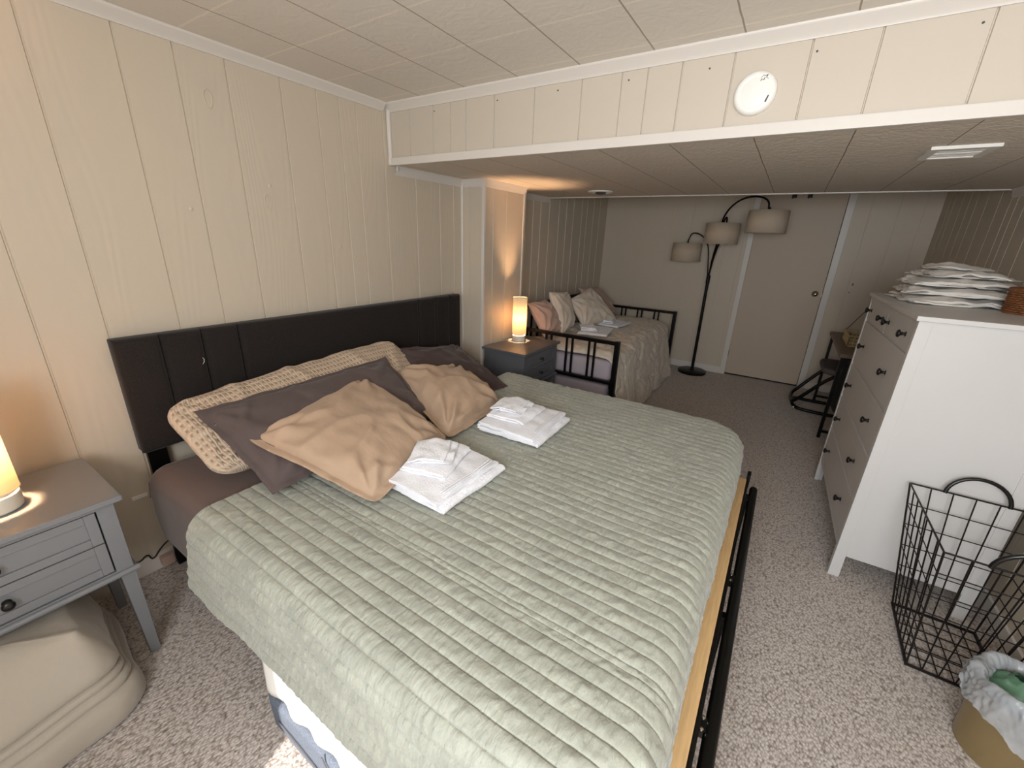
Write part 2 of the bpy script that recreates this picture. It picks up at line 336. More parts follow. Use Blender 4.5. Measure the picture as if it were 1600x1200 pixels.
# light-tight outer shells
struct(MB().box(-0.14, YF-0.12, -0.02, -0.04, YB+0.1, H1+0.1).build('wall_left_outer', 'wall'))
struct(MB().box(XR+0.03, YF-0.12, -0.02, XR+0.14, YB+0.1, H1+0.1).build('wall_right_outer', 'wall'))
struct(MB().box(-0.14, YB+0.045, -0.02, XR+0.14, YB+0.12, H1+0.1).build('wall_back_outer', 'wall'))
struct(MB().box(-0.14, YF-0.12, -0.12, XR+0.14, YB+0.12, 0.0).build('floor', 'carpet'))
struct(MB().box(-0.14, YF-0.12, H1, XR+0.14, YS+0.03, H1+0.1).build('ceiling', 'ceil'))
struct(MB().box(-0.14, YE, H1, XR+0.14, YB+0.12, H1+0.1).build('ceiling_far', 'ceil'))
struct(MB().box(-0.14, YS+0.012, H2, XR+0.14, YE, H1+0.1).build('ceiling_low', 'ceil_low'))
# soffit face with narrow boards
sg = [0.178, 0.361, 0.489, 0.596, 0.781, 1.016, 1.26, 1.444, 1.553, 1.688, 1.874, 2.113, 2.30, 2.553, 2.74, 2.93, 3.1]
o = panel_wall('wall_soffit', [((0, YS, 0), (XR, YS, 0), (0, -1, 0), sg)], H2, H1, 'soffit', gw=0.0035, gd=0.006).build('wall_soffit', 'soffit'); struct(o)
nh = MB()
for (x, z) in [(0.374, 2.178), (0.80, 2.18), (1.14, 2.18), (1.474, 2.175), (1.79, 2.17), (2.13, 2.17), (2.53, 2.175)]:
    nh.tube([(x, YS-0.0015, z), (x, YS+0.004, z)], 0.0035, 8)
o = nh.build('trim_nail_holes', 'print'); struct(o)
# patio door frame
pf = MB()
for (a, b, c, d) in [(PX0, PX0+0.015, 0, PZ1), (PX1-0.04, PX1, 0, PZ1)]: pf.box(a, YF-0.11, c, b, YF+0.01, d)
pf.box(PX0, YF-0.11, PZ1-0.012, PX1, YF+0.01, PZ1)
struct(pf.build('door_2', 'trim'))
struct(MB().box(0.3, -2.55, 1.985, 4.2, YF-0.12, 2.12).build('trim_added_sun_blocker', 'trim'))  # added unseen slab outside, placed to cut off the upper part of the sunbeam
struct(MB().box(-1.0, -6, -0.22, 6, YF-0.12, -0.12).build('floor_patio', 'soffit'))

# crown and edge trims -------------------------------------------------
def profile_trim(name, prof, path, material='trim'):
    """prof: list of (out, up); path: list of (point, outdir)"""
    mb = MB(); k = len(prof); vs = []; fs = []
    for (p, o_) in path:
        for (a, b) in prof: vs.append(Vector(p)+Vector(o_)*a+Vector((0, 0, b)))
    for i in range(len(path)-1):
        for j in range(k-1): fs.append((i*k+j, (i+1)*k+j, (i+1)*k+j+1, i*k+j+1))
    mb.add(vs, fs); o = mb.build(name, material, smooth=True, angle=50); return struct(o)
crown = [(0.0, -0.043), (0.006, -0.043), (0.008, -0.036), (0.016, -0.030), (0.024, -0.016), (0.034, -0.010), (0.038, -0.003), (0.038, 0.0)]
crown2 = [(0.0, -0.052), (0.005, -0.052), (0.007, -0.044), (0.010, -0.040), (0.012, -0.014), (0.022, -0.006), (0.024, 0.0)]
profile_trim('trim_1', crown, [((0, YF, H1), (1, 0, 0)), ((0, YS-0.038, H1), (1, 0, 0))])
profile_trim('trim_2', crown, [((0, YS, H1), (0, -1, 0)), ((XR, YS, H1), (0, -1, 0))])
profile_trim('trim_3', crown2, [((0, YS+0.03, H2), (1, 0, 0)), ((0, Y1, H2), (1, -1, 0)), ((X1, Y1, H2), (1, -1, 0)), ((X1, Y2, H2), (1, 1, 0)), ((0, Y2, H2), (1, 1, 0)), ((0, YE, H2), (1, 0, 0))])
profile_trim('trim_4', crown2, [((XR, YS, H2), (-1, 0, 0)), ((XR, YE, H2), (-1, 0, 0))])
struct(MB().box(0.002, YS-0.016, H2-0.006, XR, YS+0.014, H2+0.036, 0.004).build('trim_5', 'trim'))
struct(MB().box(0.0, YE-0.012, H2-0.008, XR, YE+0.012, H2+0.012, 0.003).build('trim_6', 'trim'))
# vertical corner mouldings
def cornerpost(name, x, y, z0, z1, r=0.011): return struct(MB().tube([(x, y, z0), (x, y, z1)], r, 12).build(name, 'trim', smooth=True, angle=40))
cornerpost('trim_7', 0.012, YS-0.008, H2, H1-0.03, 0.014)
cornerpost('trim_8', 0.006, Y1-0.006, 0, H2-0.02)
struct(MB().box(X1-0.018, Y1-0.007, 0, X1+0.007, Y1+0.018, H2-0.03, 0.004).build('trim_9', 'trim'))
struct(MB().box(X1-0.018, Y2-0.018, 0, X1+0.007, Y2+0.007, H2-0.03, 0.004).build('trim_10', 'trim'))
struct(MB().box(0.015, YS+0.03, H2-0.03, 0.028, YS+0.04, H2, 0.002).build('trim_11', 'trim'))
# baseboards
struct(MB().box(0, YF, 0, 0.012, Y1, 0.085, 0.003).build('baseboard_left', 'trim'))
struct(MB().box(0, YB-0.012, 0, 1.73, YB, 0.085, 0.003).box(2.63, YB-0.012, 0, XR, YB, 0.085, 0.003).build('baseboard_back', 'trim'))
struct(MB().box(XR-0.012, YF, 0, XR, YB, 0.085, 0.003).build('baseboard_right', 'trim'))
# knots pressed into the left wall boards
kb = MB()
def knot(y, z, ry, rz):
    pts = [(0.0005, y+ry*math.cos(a)*(1+0.12*math.sin(3*a)), z+rz*math.sin(a)) for a in [2*PI*i/18 for i in range(18)]]
    kb.tube(pts, 0.0022, 6, closed=True)
knot(0.41, 2.04, 0.016, 0.034); knot(0.60, 1.655, 0.016, 0.032); knot(1.10, 2.0, 0.012, 0.025)
for (y, z) in [(0.265, 1.60), (0.62, 1.73), (1.075, 1.39), (0.98, 1.45)]: kb.lathe([(0.0, 0.003), (0.006, 0.002), (0.009, 0)], 0, 0, 12, M4=Matrix.Translation((0, y, z)) @ Matrix.Rotation(PI/2, 4, 'Y'))
struct(kb.build('trim_12', 'wall', smooth=True))

# door in the back wall ----------------------------------------------
dr = struct(MB().box(1.785, YB+0.002, 0.022, 2.556, YB+0.04, 2.10, 0.002).build('door_1', 'door'))
M['dooredge'] = M['gap']
struct(MB().box(1.778, YB+0.03, 0, 2.564, YB+0.044, 2.12).build('door_1_shadow_gap', 'gap', ))
def dchild(mb, n, m_, **k):
    o = mb.build(n, m_, dr, **k); return o
T = Matrix.Translation((2.495, YB, 1.07)) @ Matrix.Rotation(PI/2, 4, 'X')
dchild(MB().lathe([(0.0, 0.062), (0.012, 0.061), (0.022, 0.056), (0.027, 0.046), (0.026, 0.034), (0.018, 0.024), (0.010, 0.018), (0.010, 0.006), (0.030, 0.005), (0.032, -0.001)], 0, 0, 28, M4=T), 'door_knob', 'chrome', smooth=True)
for z in (0.28, 1.75): dchild(MB().tube([(1.781, YB-0.008, z-0.045), (1.781, YB-0.008, z+0.045)], 0.006, 10), 'hinge', 'chrome')
dchild(MB().box(2.549, YB-0.0005, 1.045, 2.556, YB+0.012, 1.095), 'latch_plate', 'brass')
struct(MB().box(1.725, YB-0.016, 0, 1.782, YB+0.03, 2.16, 0.004).build('trim_13', 'trim'))
struct(MB().box(2.56, YB-0.016, 0, 2.625, YB+0.03, 2.16, 0.004).build('trim_14', 'trim'))
struct(MB().box(1.725, YB-0.016, 2.11, 2.625, YB+0.03, 2.17, 0.004).build('trim_15', 'trim'))
for i, x in enumerate((2.085, 2.225)):
    t = MB().box(x-0.022, YB-0.022, 2.04, x+0.022, YB-0.001, 2.075, 0.003).box(x-0.016, YB-0.03, 2.05, x+0.016, YB+0.03, 2.1055, 0.002).box(x-0.016, YB-0.04, 2.03, x-0.008, YB-0.02, 2.05)
    tag(t.build('over_door_hook', 'black'), ('left' if i == 0 else 'right')+' of the two small black hooks over the top of the far door', 'hook', 'hooks over the far door')

# ================================================================ small fixtures
S = thing('smoke_detector', 'round white smoke detector on the cream soffit boards', 'smoke detector', (1.965, YS, 2.064))
Tm = Matrix.Translation((1.965, YS, 2.064)) @ Matrix.Rotation(PI/2, 4, 'X')
MB().lathe([(0.0, 0.030), (0.045, 0.0295), (0.049, 0.0285), (0.051, 0.0295), (0.060, 0.028), (0.067, 0.023), (0.070, 0.014), (0.070, 0.0)], 0, 0, 48, M4=Tm).build('housing', 'smoke', S, smooth=True, angle=60)
g = MB()
gx, gz = 1.99, 2.105
def seg(a, b, w=0.0013): g.tube([(gx+a[0], YS-0.0297, gz+a[1]), (gx+b[0], YS-0.0297, gz+b[1])], w, 6, flat=0.4)
P5 = [(-0.012, 0.002), (-0.006, 0.009), (0.002, 0.006), (0.008, 0.010), (0.004, 0.001), (0.012, -0.004)]
for a, b in zip(P5, P5[1:]): seg(a, b)
for a, b in [((-0.010, -0.002), (-0.003, -0.006)), ((-0.003, -0.006), (0.0, 0.002)), ((-0.010, -0.002), (-0.012, -0.008))]: seg(a, b)
g.build('printed_symbol', 'print', S)
MB().tube([(2.005, YS-0.0285, 2.030), (2.012, YS-0.0275, 2.050)], 0.003, 8).build('sensor_slot', 'print', S)
V1 = thing('air_vent', 'small rectangular louvred vent in the low ceiling on the right', 'vent', (2.67, 1.97, H2))
def frame_ring(mb, x0, y0, x1, y1, z0, z1, w):
    mb.box(x0, y0, z0, x1, y0+w, z1, 0.002).box(x0, y1-w, z0, x1, y1, z1, 0.002).box(x0, y0+w, z0, x0+w, y1-w, z1, 0.002).box(x1-w, y0+w, z0, x1, y1-w, z1, 0.002); return mb
frame_ring(MB(), 2.575, 1.845, 2.775, 2.095, H2-0.012, H2+0.001, 0.028).box(2.575, 1.965, H2-0.010, 2.775, 1.975, H2).build('frame', 'smoke', V1)
sl = MB()
for i in range(8): sl.box(2.603, 1.875+i*0.026, H2-0.008, 2.747, 1.888+i*0.026, H2-0.001)
sl.build('louvres', 'smoke', V1)
V2 = thing('round_vent', 'round white diffuser vent in the low ceiling above the daybed', 'vent', (0.72, 3.05, H2))
MB().lathe([(0.105, 0.0), (0.105, -0.006), (0.095, -0.012), (0.075, -0.010), (0.070, 0.0)], 0.72, 3.05, 36, H2).build('outer_ring', 'smoke', V2, smooth=True, angle=50)
MB().lathe([(0.0, -0.020), (0.03, -0.020), (0.045, -0.016), (0.045, -0.010), (0.0, -0.008)], 0.72, 3.05, 30, H2).build('centre_disc', 'print', V2, smooth=True, angle=50)
MB().lathe([(0.0, -0.001), (0.072, -0.001)], 0.72, 3.05, 30, H2).build('dark_throat', 'gap', V2)

# ================================================================ BED
def padded(mb, y0, y1, z0, z1, xf, th, n=14):
    """upholstered channel: rounded cushion between seams"""
    def fn(i, j):
        u = i/(n-1); v = j/(n-1); e = min(1, min(u, 1-u)*(y1-y0)/0.02); w = min(1, min(v, 1-v)*(z1-z0)/0.02)
        b = math.sqrt(max(0, 1-(1-e)**2))*math.sqrt(max(0, 1-(1-w)**2))
        return Vector((xf-th+th*b, y0+(y1-y0)*u, z0+(z1-z0)*v))
    mb.grid(fn, n, n)
BF = thing('bed_frame', 'king bed frame with charcoal fabric headboard and black metal foot rails', 'bed', (1.1, 0.9, 0))
hb = MB(); seams = [-0.128, 0.021, 0.171, 0.321, 1.488, 1.660, 1.815, 1.942]
xs_dense = lambda y0, y1: max(8, int((y1-y0)/0.006))
def hbfn(mb):
    for a, b in zip(seams, seams[1:]):
        nu = max(24, int((b-a)/0.012)); nv = 40
        def fn(i, j, a=a, b=b, nu=nu, nv=nv):
            ur = i/(nu-1); u = 0.5-0.5*math.cos(PI*ur); vr = 0.5-0.5*math.cos(PI*j/(nv-1))
            du = min(u, 1-u)*(b-a); dv = min(vr, 1-vr)*0.49
            e = math.sqrt(max(0, 1-(1-min(1, du/0.022))**2)); w = math.sqrt(max(0, 1-(1-min(1, dv/0.022))**2))
            return Vector((0.068+0.034*min(e, w)+0.004*min(1, du/0.08), a+(b-a)*u, 0.615+0.49*vr))
        mb.grid(fn, nu, nv)
hbfn(hb); hb.box(0.018, -0.126, 0.617, 0.070, 1.940, 1.103, 0.006)
hbo = hb.build('headboard', 'head', BF, smooth=True, angle=60)
cs = MB().tube([(0.108, 0.148, 0.985), (0.1085, 0.153, 0.975), (0.1085, 0.151, 0.962), (0.108, 0.143, 0.953)], [0.0008, 0.003, 0.003, 0.0008], 6, flat=0.5)
cs.build('pale_crescent_mark', 'scuff', hbo)
for y in (-0.075, 1.85): MB().box(0.03, y-0.035, 0.0, 0.055, y+0.035, 0.64, 0.003).build('leg', 'black', BF)
# metal rails
fr = MB(); 
fr.tube([(2.292, -0.22, 0.31), (2.292, 1.72, 0.31)], 0.019, 12)
fr.box(2.252, -0.22, 0.275, 2.263, 1.79, 0.335, 0.003)
fr.box(2.248, 1.75, 0.29, 2.266, 1.81, 0.37, 0.003)
fr.build('foot_rail', 'black', BF, smooth=True, angle=40)
for y in (-0.05, 0.33, 0.95, 1.60):
    b_ = MB().box(2.262, y-0.02, 0.292, 2.284, y+0.02, 0.322, 0.002).build('bracket', 'black', BF)
    if 0 < y < 1:
        for dy in (-0.017, 0.017): MB().lathe([(0, 0.004), (0.005, 0.003), (0.006, 0)], 2.268, y+dy, 10, 0.322).build('bolt', 'chrome', b_)
for (x, y) in ((2.262, -0.18), (2.262, 1.68), (2.262, 0.78), (1.15, 1.74), (0.3, -0.08), (0.3, 1.74)): MB().box(x-0.016, y-0.016, 0, x+0.016, y+0.016, 0.29, 0.003).build('leg', 'black', BF)
for y in (-0.10, 1.72): MB().box(0.06, y-0.008, 0.15, 2.235, y+0.008, 0.205, 0.003).build('side_rail', 'black', BF)
MB().box(2.188, -0.20, 0.265, 2.250, 1.74, 0.352, 0.004).build('pine_board', 'pine', BF)
for i in range(9): MB().box(0.14+i*0.24, -0.11, 0.206, 0.22+i*0.24, 1.73, 0.222, 0.002).build('slat', 'pine', BF)

# mattress with fitted sheet
def rounded_slab(x0, y0, z0, x1, y1, z1, rc, re, wob=0.0, nper=10, ne=6, bulge=0.0, seed=0):
    """mattress-like slab: plan corners radius rc, edge radius re"""
    mb = MB(); ring = []
    cs_ = [(x1-rc, y1-rc, 0), (x0+rc, y1-rc, PI/2), (x0+rc, y0+rc, PI), (x1-rc, y0+rc, 1.5*PI)]
    for ci, (cx, cy, a0) in enumerate(cs_):
        for i in range(nper+1):
            a = a0+PI/2*i/nper; ring.append((cx, cy, math.cos(a), math.sin(a), rc))
        nx = cs_[(ci+1) % 4]; ax, ay = cx+math.cos(a0+PI/2)*0, cy
        for i in range(1, 24):
            f = i/24; ring.append((cx+(nx[0]-cx)*f, cy+(nx[1]-cy)*f, math.cos(a0+PI/2), math.sin(a0+PI/2), rc))
    prof = [(-re, 0.0)]
    prof = [(-re+re*math.sin(a), z0+re-re*math.cos(a)) for a in [PI/2*i/ne for i in range(ne+1)]]
    H = z1-z0-2*re
    prof += [(bulge*math.sin(PI*k/4), z0+re+H*k/4) for k in (1, 2, 3)]
    prof += [(-re+re*math.cos(a), z1-re+re*math.sin(a)) for a in [PI/2*i/ne for i in range(ne+1)]]
    # shrink rings to fill the top
    n = len(ring); vs = []; fs = []
    cx0, cy0 = (x0+x1)/2, (y0+y1)/2
    def P(r, off, z):
        x = r[0]+r[2]*(r[4]+off); y = r[1]+r[3]*(r[4]+off)
        w = wob*nz(x*7+seed, y*7, z*9); return (x+r[2]*w, y+r[3]*w, z+w*0.6)
    for (off, z) in prof:
        for r in ring: vs.append(P(r, off, z))
    # top cap by interpolation to centre
    steps = 14
    for k in range(1, steps+1):
        f = k/steps
        for r in ring:
            x, y, z = P(r, -re, z1); qx = x+(cx0-x)*f; qy = y+(cy0-y)*f
            vs.append((qx, qy, z1+wob*1.2*nz(qx*6+seed, qy*6)))
    rows = len(prof)+steps
    for k in range(rows-1):
        for j in range(n): fs.append((k*n+j, k*n+(j+1) % n, (k+1)*n+(j+1) % n, (k+1)*n+j))
    fs.append(tuple(range(n))); mb.add(vs, fs); return mb
mt = rounded_slab(0.125, -0.165, 0.225, 2.185, 1.785, 0.575, 0.09, 0.055, 0.006, bulge=0.006).build('mattress', 'sheet', smooth=True)
tag(mt, 'king mattress in a mauve grey fitted sheet on the bed frame', 'mattress')
# corner seam of the fitted sheet
mt.name = 'mattress'
sm = MB().tube([(0.20, -0.172, 0.47), (0.185, -0.160, 0.53), (0.185, -0.10, 0.577), (0.19, 0.05, 0.580), (0.20, 0.3, 0.580)], 0.0022, 6)
sm.build('sheet_seam', 'sheet', mt)

# quilt -----------------------------------------------------------------
ROWS = []
random.seed(3); y = 0.0; k = 0
while y < 2.75:
    w = 0.0454 if k < 12 else 0.0435+random.uniform(-0.0025, 0.0025)
    if k == 12: w = 0.026
    if k == 13: w = 0.018
    ROWS.append((y, w)); y += w; k += 1
def make_quilt():
    X0, X1q, Y0, Y1q, R = 0.66, 2.200, -0.215, 1.835, 0.085      # head edge, foot, near, far faces
    TOP = 0.618
    LH = PI/2*R
    # b : unfolded across the bed, from near hem (0) to far hem
    DROPN, DROPF, DROPX = 0.272, 0.22, 0.235
    rc = 0.13
    def base(a, b):
        """a: distance from the head edge along x, b: unfolded across (0 = near top edge)"""
        xs = X0+a; ys = Y0+R+b
        # inner rounded rectangle (flat part)
        ix1, iy0, iy1 = X1q-R, Y0+R, Y1q-R
        # corner rounding in plan
        px, py = xs, ys; cx = ix1-rc
        nx_, ny_ = 0.0, 0.0; d = 0.0
        if ys < iy0+rc and xs > cx:
            vx, vy = xs-cx, ys-(iy0+rc); L = math.hypot(vx, vy)
            if L > rc: nx_, ny_ = vx/L, vy/L; d = L-rc; px, py = cx+nx_*rc, iy0+rc+ny_*rc
        elif ys > iy1-rc and xs > cx:
            vx, vy = xs-cx, ys-(iy1-rc); L = math.hypot(vx, vy)
            if L > rc: nx_, ny_ = vx/L, vy/L; d = L-rc; px, py = cx+nx_*rc, iy1-rc+ny_*rc
        elif ys < iy0: ny_ = -1; d = iy0-ys; py = iy0
        elif ys > iy1: ny_ = 1; d = ys-iy1; py = iy1
        elif xs > ix1: nx_ = 1; d = xs-ix1; px = ix1
        sag = -0.006*math.sin(PI*min(1, max(0, (ys-iy0)/(iy1-iy0))))
        swell = 0.006*nz(xs*2.2, ys*2.2, 1)
        z = TOP+sag+swell
        if d > 0:
            if d < LH: th = d/R; off = R*math.sin(th); dz = R*(1-math.cos(th))
            else: off = R+(d-LH)*0.16; dz = R+(d-LH)*0.985
            if nx_ > 0.8: off = min(off, R+0.004)
            fold = 0.012*nz(px*5+3, py*5, 7)*min(1, d/0.2)
            return Vector((px+nx_*(off+fold), py+ny_*(off+fold), z-dz))
        return Vector((px, py, z))
    A = []; a = 0.0; aend = (X1q-R-X0)+LH+DROPX-R
    while a < aend: A.append(a); a += 0.0075
    A.append(aend)
    btot0 = -(LH+DROPN-R); btot1 = (Y1q-Y0-2*R)+LH+DROPF-R
    B = []
    TS = (0.0, 0.035, 0.11, 0.24, 0.40, 0.58, 0.75, 0.89, 0.965)
    for (yy, w) in ROWS:
        for t in TS:
            b = btot0+yy+w*t
            if b <= btot1: B.append((b, t, w))
    nv = len(B); vs = []; uvp = []
    eps = 0.004
    for a in A:
        edge_a = min(1, a/0.012, (aend-a)/0.012)
        for (b, t, w) in B:
            bw = b+0.0025*nz(a*3.1, b*4.0, 5)+0.0012*nz(a*14, b*9, 9)
            # the head edge runs very slightly slanted
            aa = a+0.03*(1-min(1, max(0, (b+0.4)/2.2)))*max(0, 1-a/0.3)
            p = base(aa, bw); n = (base(aa+eps, bw)-base(aa-eps, bw)).cross(base(aa, bw+eps)-base(aa, bw-eps))
            if n.length < 1e-9: n = Vector((0, 0, 1))
            n.normalize()
            s = abs(math.sin(PI*t))
            hh = (0.0070 if w > 0.03 else 0.0040)*(s**0.36)
            # crinkles pulled between the stitch rows
            cr = s*(0.0050*nz(a*36+b*9, b*9+1.7*math.sin(b*40), 2)+(0.0042+0.003*max(0, 0.3-b))*nz(a*78+2.5*nz(b*30, a*4), b*15, 4))
            eb = min(1, (b-btot0)/0.012, (btot1-b)/0.012)
            vs.append(p+n*((hh+cr)*max(0, min(edge_a, eb))))
    mb = MB(); nu = len(A); fs = [(i*nv+j, (i+1)*nv+j, (i+1)*nv+j+1, i*nv+j+1) for i in range(nu-1) for j in range(nv-1)]
    mb.add(vs, fs); o = mb.build('quilt', 'quilt', smooth=True)
    solid(o, 0.012, -1)
    return o
q = make_quilt(); tag(q, 'sage green velvet quilt stitched in long rows, spread over the king mattress', 'quilt')

# pillows ---------------------------------------------------------------
def pillow(name, material, c, T1, T2, nu=72, nv=56, flange=0.0, pinch=0.05, wr=0.006, seed=0, sag=0.0, lumps=0.012, radial=0.012, uvscale=(1, 1), power=0.5, curl=None, parent=None, corner=0.0, floorz=None):
    """c: 4 corners BL, BR, TR, TL (3D). T1 front bulge (along normal), T2 back"""
    BL, BR, TR, TL = [Vector(p) for p in c]; N = (BR-BL).cross(TL-BL).normalized()
    Lu = ((BR-BL).length+(TR-TL).length)/2; Lv = ((TL-BL).length+(TR-BR).length)/2
    fu = flange/Lu; fv = flange/Lv
    def mid(s, t):
        # pull edges in between corners
        u = s*(1-pinch*(1-t*t)*abs(s)**3)if True else s
        v = t*(1-pinch*(1-s*s)*abs(t)**3)
        k_ = 1-corner*(s*s*t*t)**3
        u *= k_; v *= k_
        a = (u+1)/2; b = (v+1)/2
        p = BL*(1-a)*(1-b)+BR*a*(1-b)+TR*a*b+TL*(1-a)*b
        return p
    def bump(s, t):
        si = min(1, abs(s)/(1-2*fu)); ti = min(1, abs(t)/(1-2*fv))
        return (max(0, 1-si**2.6)*max(0, 1-ti**2.6))**power
    def disp(s, t, side):
        h = bump(s, t); x = s*Lu*0.5; y = t*Lv*0.5
        w = lumps*nz(x*4+seed, y*4, side)+wr*nz(x*16+seed*2, y*9, side+5)
        # creases radiating from the corners
        r = 0
        for (cs_, ct) in ((-1, -1), (1, -1), (1, 1), (-1, 1)):
            dx = (s-cs_)*Lu/2; dy = (t-ct)*Lv/2; d = math.hypot(dx, dy)
            if d < 0.34: r += radial*math.sin(math.atan2(dy, dx)*13+seed+cs_*2+ct)*math.exp(-((d-0.13)/0.10)**2)
        # diagonal folds
        f = 1-abs(nz(x*3.2+y*2.0+seed, y*5.5-x*1.5, 9+side)); f = max(0, f-0.80)/0.20
        edge = 0.004*nz(x*22+seed, y*22, 3)*(1 if h < 0.2 else 0.3)
        return (w+r)*min(1, h*2.2)+edge+f*0.011*min(1, h*3), h
    vs = []; uvs = []
    def side_pts(side, T):
        for i in range(nu):
            s = -math.cos(PI*i/(nu-1)) if flange == 0 else (2*i/(nu-1)-1)
            s = 0.55*s+0.45*(2*i/(nu-1)-1)
            for j in range(nv):
                t = -math.cos(PI*j/(nv-1)); t = 0.55*t+0.45*(2*j/(nv-1)-1)
                p = mid(s, t); w, h = disp(s, t, side)
                edge = (i in (0, nu-1) or j in (0, nv-1))
                off = 0.0 if edge else 0.0022
                wavy = 0.010*nz(s*Lu*6+seed, t*Lv*6, 11)*(1-h)
                q_ = p+N*((T*h+off+w*(1 if side == 0 else 0.4))*(1 if side == 0 else -1)+wavy)
                if floorz is not None:
                    fz = floorz(q_.x, q_.y)+(0.0018 if side == 0 else 0.0)
                    if q_.z < fz: q_.z = fz+0.15*min(0.02, fz-q_.z)
                vs.append(q_); uvs.append(((s+1)/2*uvscale[0], (t+1)/2*uvscale[1]))
    side_pts(0, T1); side_pts(1, T2)
    n = nu*nv; fs = []
    for k in (0, 1):
        for i in range(nu-1):
            for j in range(nv-1): 
                f = (k*n+i*nv+j, k*n+(i+1)*nv+j, k*n+(i+1)*nv+j+1, k*n+i*nv+j+1); fs.append(f if k == 0 else f[::-1])
    mb = MB(); mb.add(vs, fs)
    # weld rims
    o = mb.build(name, material, parent, smooth=True, uvs=uvs)
    bm = bmesh.new(); bm.from_mesh(o.data); bmesh.ops.remove_doubles(bm, verts=bm.verts, dist=0.0004); bmesh.ops.recalc_face_normals(bm, faces=bm.faces); bm.to_mesh(o.data); bm.free()
    o.data.polygons.foreach_set('use_smooth', [True]*len(o.data.polygons))
    return o
PG = 'pillows piled against the charcoal headboard'
QZ = lambda x, y: (0.624 if x > 0.70 else 0.583)
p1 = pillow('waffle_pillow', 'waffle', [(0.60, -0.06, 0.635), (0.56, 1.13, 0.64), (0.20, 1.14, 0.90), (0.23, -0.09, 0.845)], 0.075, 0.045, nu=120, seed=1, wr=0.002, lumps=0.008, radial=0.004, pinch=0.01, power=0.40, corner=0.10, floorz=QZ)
tag(p1, 'long tan waffle-knit pillow leaning against the charcoal headboard', 'pillow', PG)
p2 = pillow('dark_pillow', 'dark', [(0.86, 0.00, 0.66), (0.84, 0.84, 0.67), (0.39, 0.92, 0.870), (0.42, -0.03, 0.865)], 0.055, 0.02, nu=90, seed=4, flange=0.03, radial=0.006, wr=0.003, pinch=0.015, floorz=QZ)
tag(p2, 'dark grey pillow lying on the long waffle-knit pillow, behind the tan one', 'pillow', PG)
p3 = pillow('tan_pillow', 'tan', [(1.19, 0.17, 0.655), (1.06, 0.70, 0.66), (0.50, 0.69, 0.850), (0.62, 0.03, 0.79)], 0.075, 0.02, nu=100, nv=80, seed=9, flange=0.032, radial=0.009, wr=0.006, pinch=0.012, power=0.40, corner=0.05, floorz=QZ)
tag(p3, 'tan flanged pillow in front, sloping down to the nearer stack of white towels', 'pillow', PG)
p4 = pillow('plum_pillow', 'plum', [(0.74, 1.02, 0.63), (0.84, 1.52, 0.625), (0.28, 1.68, 0.78), (0.25, 1.06, 0.865)], 0.06, 0.04, seed=13, flange=0.03, radial=0.012, wr=0.010, pinch=0.02, floorz=QZ)
tag(p4, 'rumpled plum brown pillow at the far end of the headboard', 'pillow', PG)
p5 = pillow('puffy_tan_pillow', 'tan', [(1.05, 0.70, 0.64), (1.01, 1.23, 0.635), (0.60, 1.33, 0.735), (0.42, 0.90, 0.79)], 0.105, 0.03, nu=90, nv=76, seed=21, flange=0.03, radial=0.014, wr=0.008, pinch=0.015, power=0.42, corner=0.05, floorz=QZ)
tag(p5, 'plump tan pillow in front of the plum brown one, creased down its right side', 'pillow', PG)

